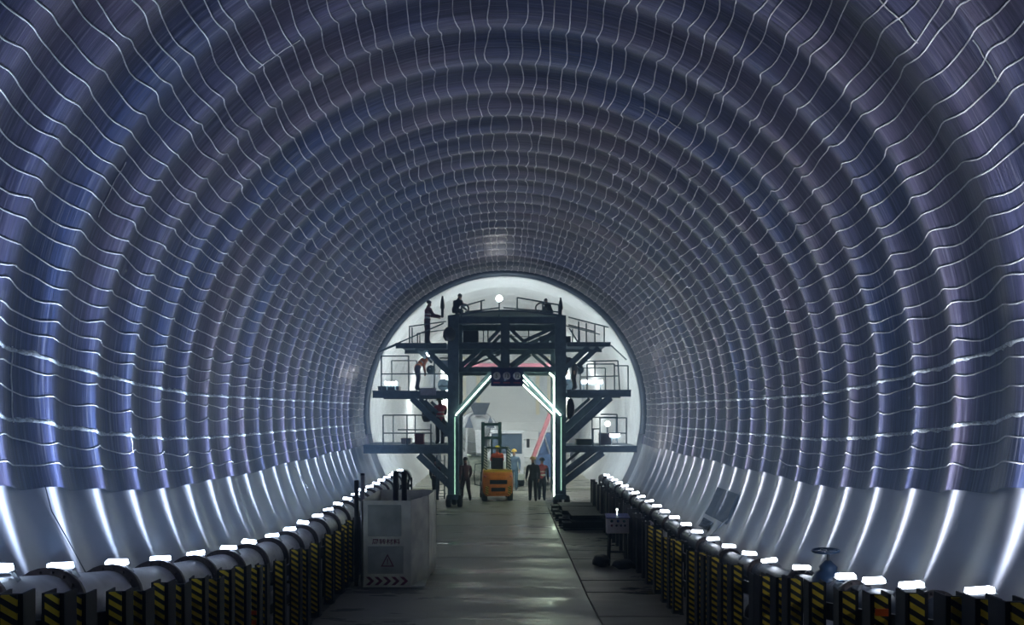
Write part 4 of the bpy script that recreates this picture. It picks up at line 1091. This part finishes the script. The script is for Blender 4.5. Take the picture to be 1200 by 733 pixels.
ld = tag(empty('drill_machine', (gx(642, 35), 35.0, 0)), 'blue machine with a raised red and white boom, right of the road', 'machine')
b = MB(); b.box((-.55, 0, .45), (.75, 2.6, 1.5)); b.box((-.35, .5, 1.5), (.65, 1.7, 2.5)); b.build('machine_body', mat('machine_blue', (0.08, 0.14, 0.28), 0.45, var=0.2), ld)
for s_ in (-1, 1):
    b = MB(); b.box((.1 + s_ * .55 - .16, -.1, .12), (.1 + s_ * .55 + .16, 2.7, .50)); b.lathe([(.2, -.17), (.28, -.17), (.28, .17), (.2, .17)], (.1 + s_ * .55, -.1, .3), (1, 0, 0), 16); b.build('crawler_track', M_RUBBER, ld)
b = MB(); b.bar((-.72, -.15, 1.3), (.35, .3, 4.0), .14, .16); bo = b.build('boom', mat('boom_pink', (0.62, 0.22, 0.24), 0.5, var=0.15), ld)
b = MB(); b.bar((-.55, -.2, 1.4), (.45, .2, 3.9), .05, .05); b.build('boom_rail', M_WHITE, bo)
b = MB(); b.tube([(.1, .3, 1.5), (-.2, .05, 2.5)], .05, 8); b.build('lift_cylinder', M_GALV, ld)

# second trolley beyond: pale frame with a pink banner, plus added floodlights to brighten the far face
t2 = tag(empty('lining_trolley', (0, 42, 0)), 'pale lining trolley frame with a pink banner beyond the vehicles', 'trolley')
TP = mat('trolley_pale', (0.5, 0.5, 0.48), 0.5, var=0.1)
for x in (-3.4, 3.4):
    b = MB(); b.box((x - .2, 0, 0.0), (x + .2, .4, 6.4)); b.build('column', TP, t2)
b = MB(); b.box((-3.6, 0, 6.0), (3.6, .35, 6.4)); b.build('cross_beam', TP, t2)
b = MB(); b.box((-3.0, -.06, 5.72), (3.0, -.02, 6.22)); b.build('banner', mat('banner_pink', (0.62, 0.22, 0.28), 0.6, var=0.08), t2)
def added_flood(x, y, z, r, face, lab):  # invented lamp, added to light the lining and the far end
    e = tag(empty('floodlight', (x, y, z)), lab, 'floodlight')
    b = MB(); b.lathe([(r * 1.15, -0.12), (r * 1.15, 0.0), (r, 0.0), (r, -0.03)], (0, 0, 0), face, 14); b.build('housing', M_STEEL, e)
    b = MB(); b.lathe([(r, 0), (r * .8, r * .3), (r * .1, r * .45)], (0, 0, 0), face, 14); b.build('lens', M_ADDED_FLOOD, e)
    b = MB(); f = Vector(face); b.tube([tuple(-f * .1), tuple(-f * .35)], .03, 6); b.build('arm', M_STEEL, e)
for x, z, s_ in ((-3.0, 5.2, 'left'), (3.0, 5.2, 'right')):
    added_flood(x, YB + 0.25, z, .16, (-0.2 if x > 0 else 0.2, 1, -.15), 'added floodlight at the back of the gantry on the %s, shining into the lined tunnel' % s_)
added_flood(0.0, YB + 0.25, 6.9, .16, (0, 1, .05), 'added floodlight at the back of the gantry roof, shining into the lined tunnel')
added_flood(-2.2, YB + 0.2, 3.1, .12, (-.6, .8, 0), 'added low floodlight at the back of the left gantry leg')
added_flood(2.2, YB + 0.2, 3.1, .12, (.6, .8, 0), 'added low floodlight at the back of the right gantry leg')
added_flood(-3.4, 41.6, 5.0, .30, (.25, 1, -.1), 'added floodlight on the left column of the lining trolley')
added_flood(3.4, 41.6, 5.0, .30, (-.25, 1, -.1), 'added floodlight on the right column of the lining trolley')
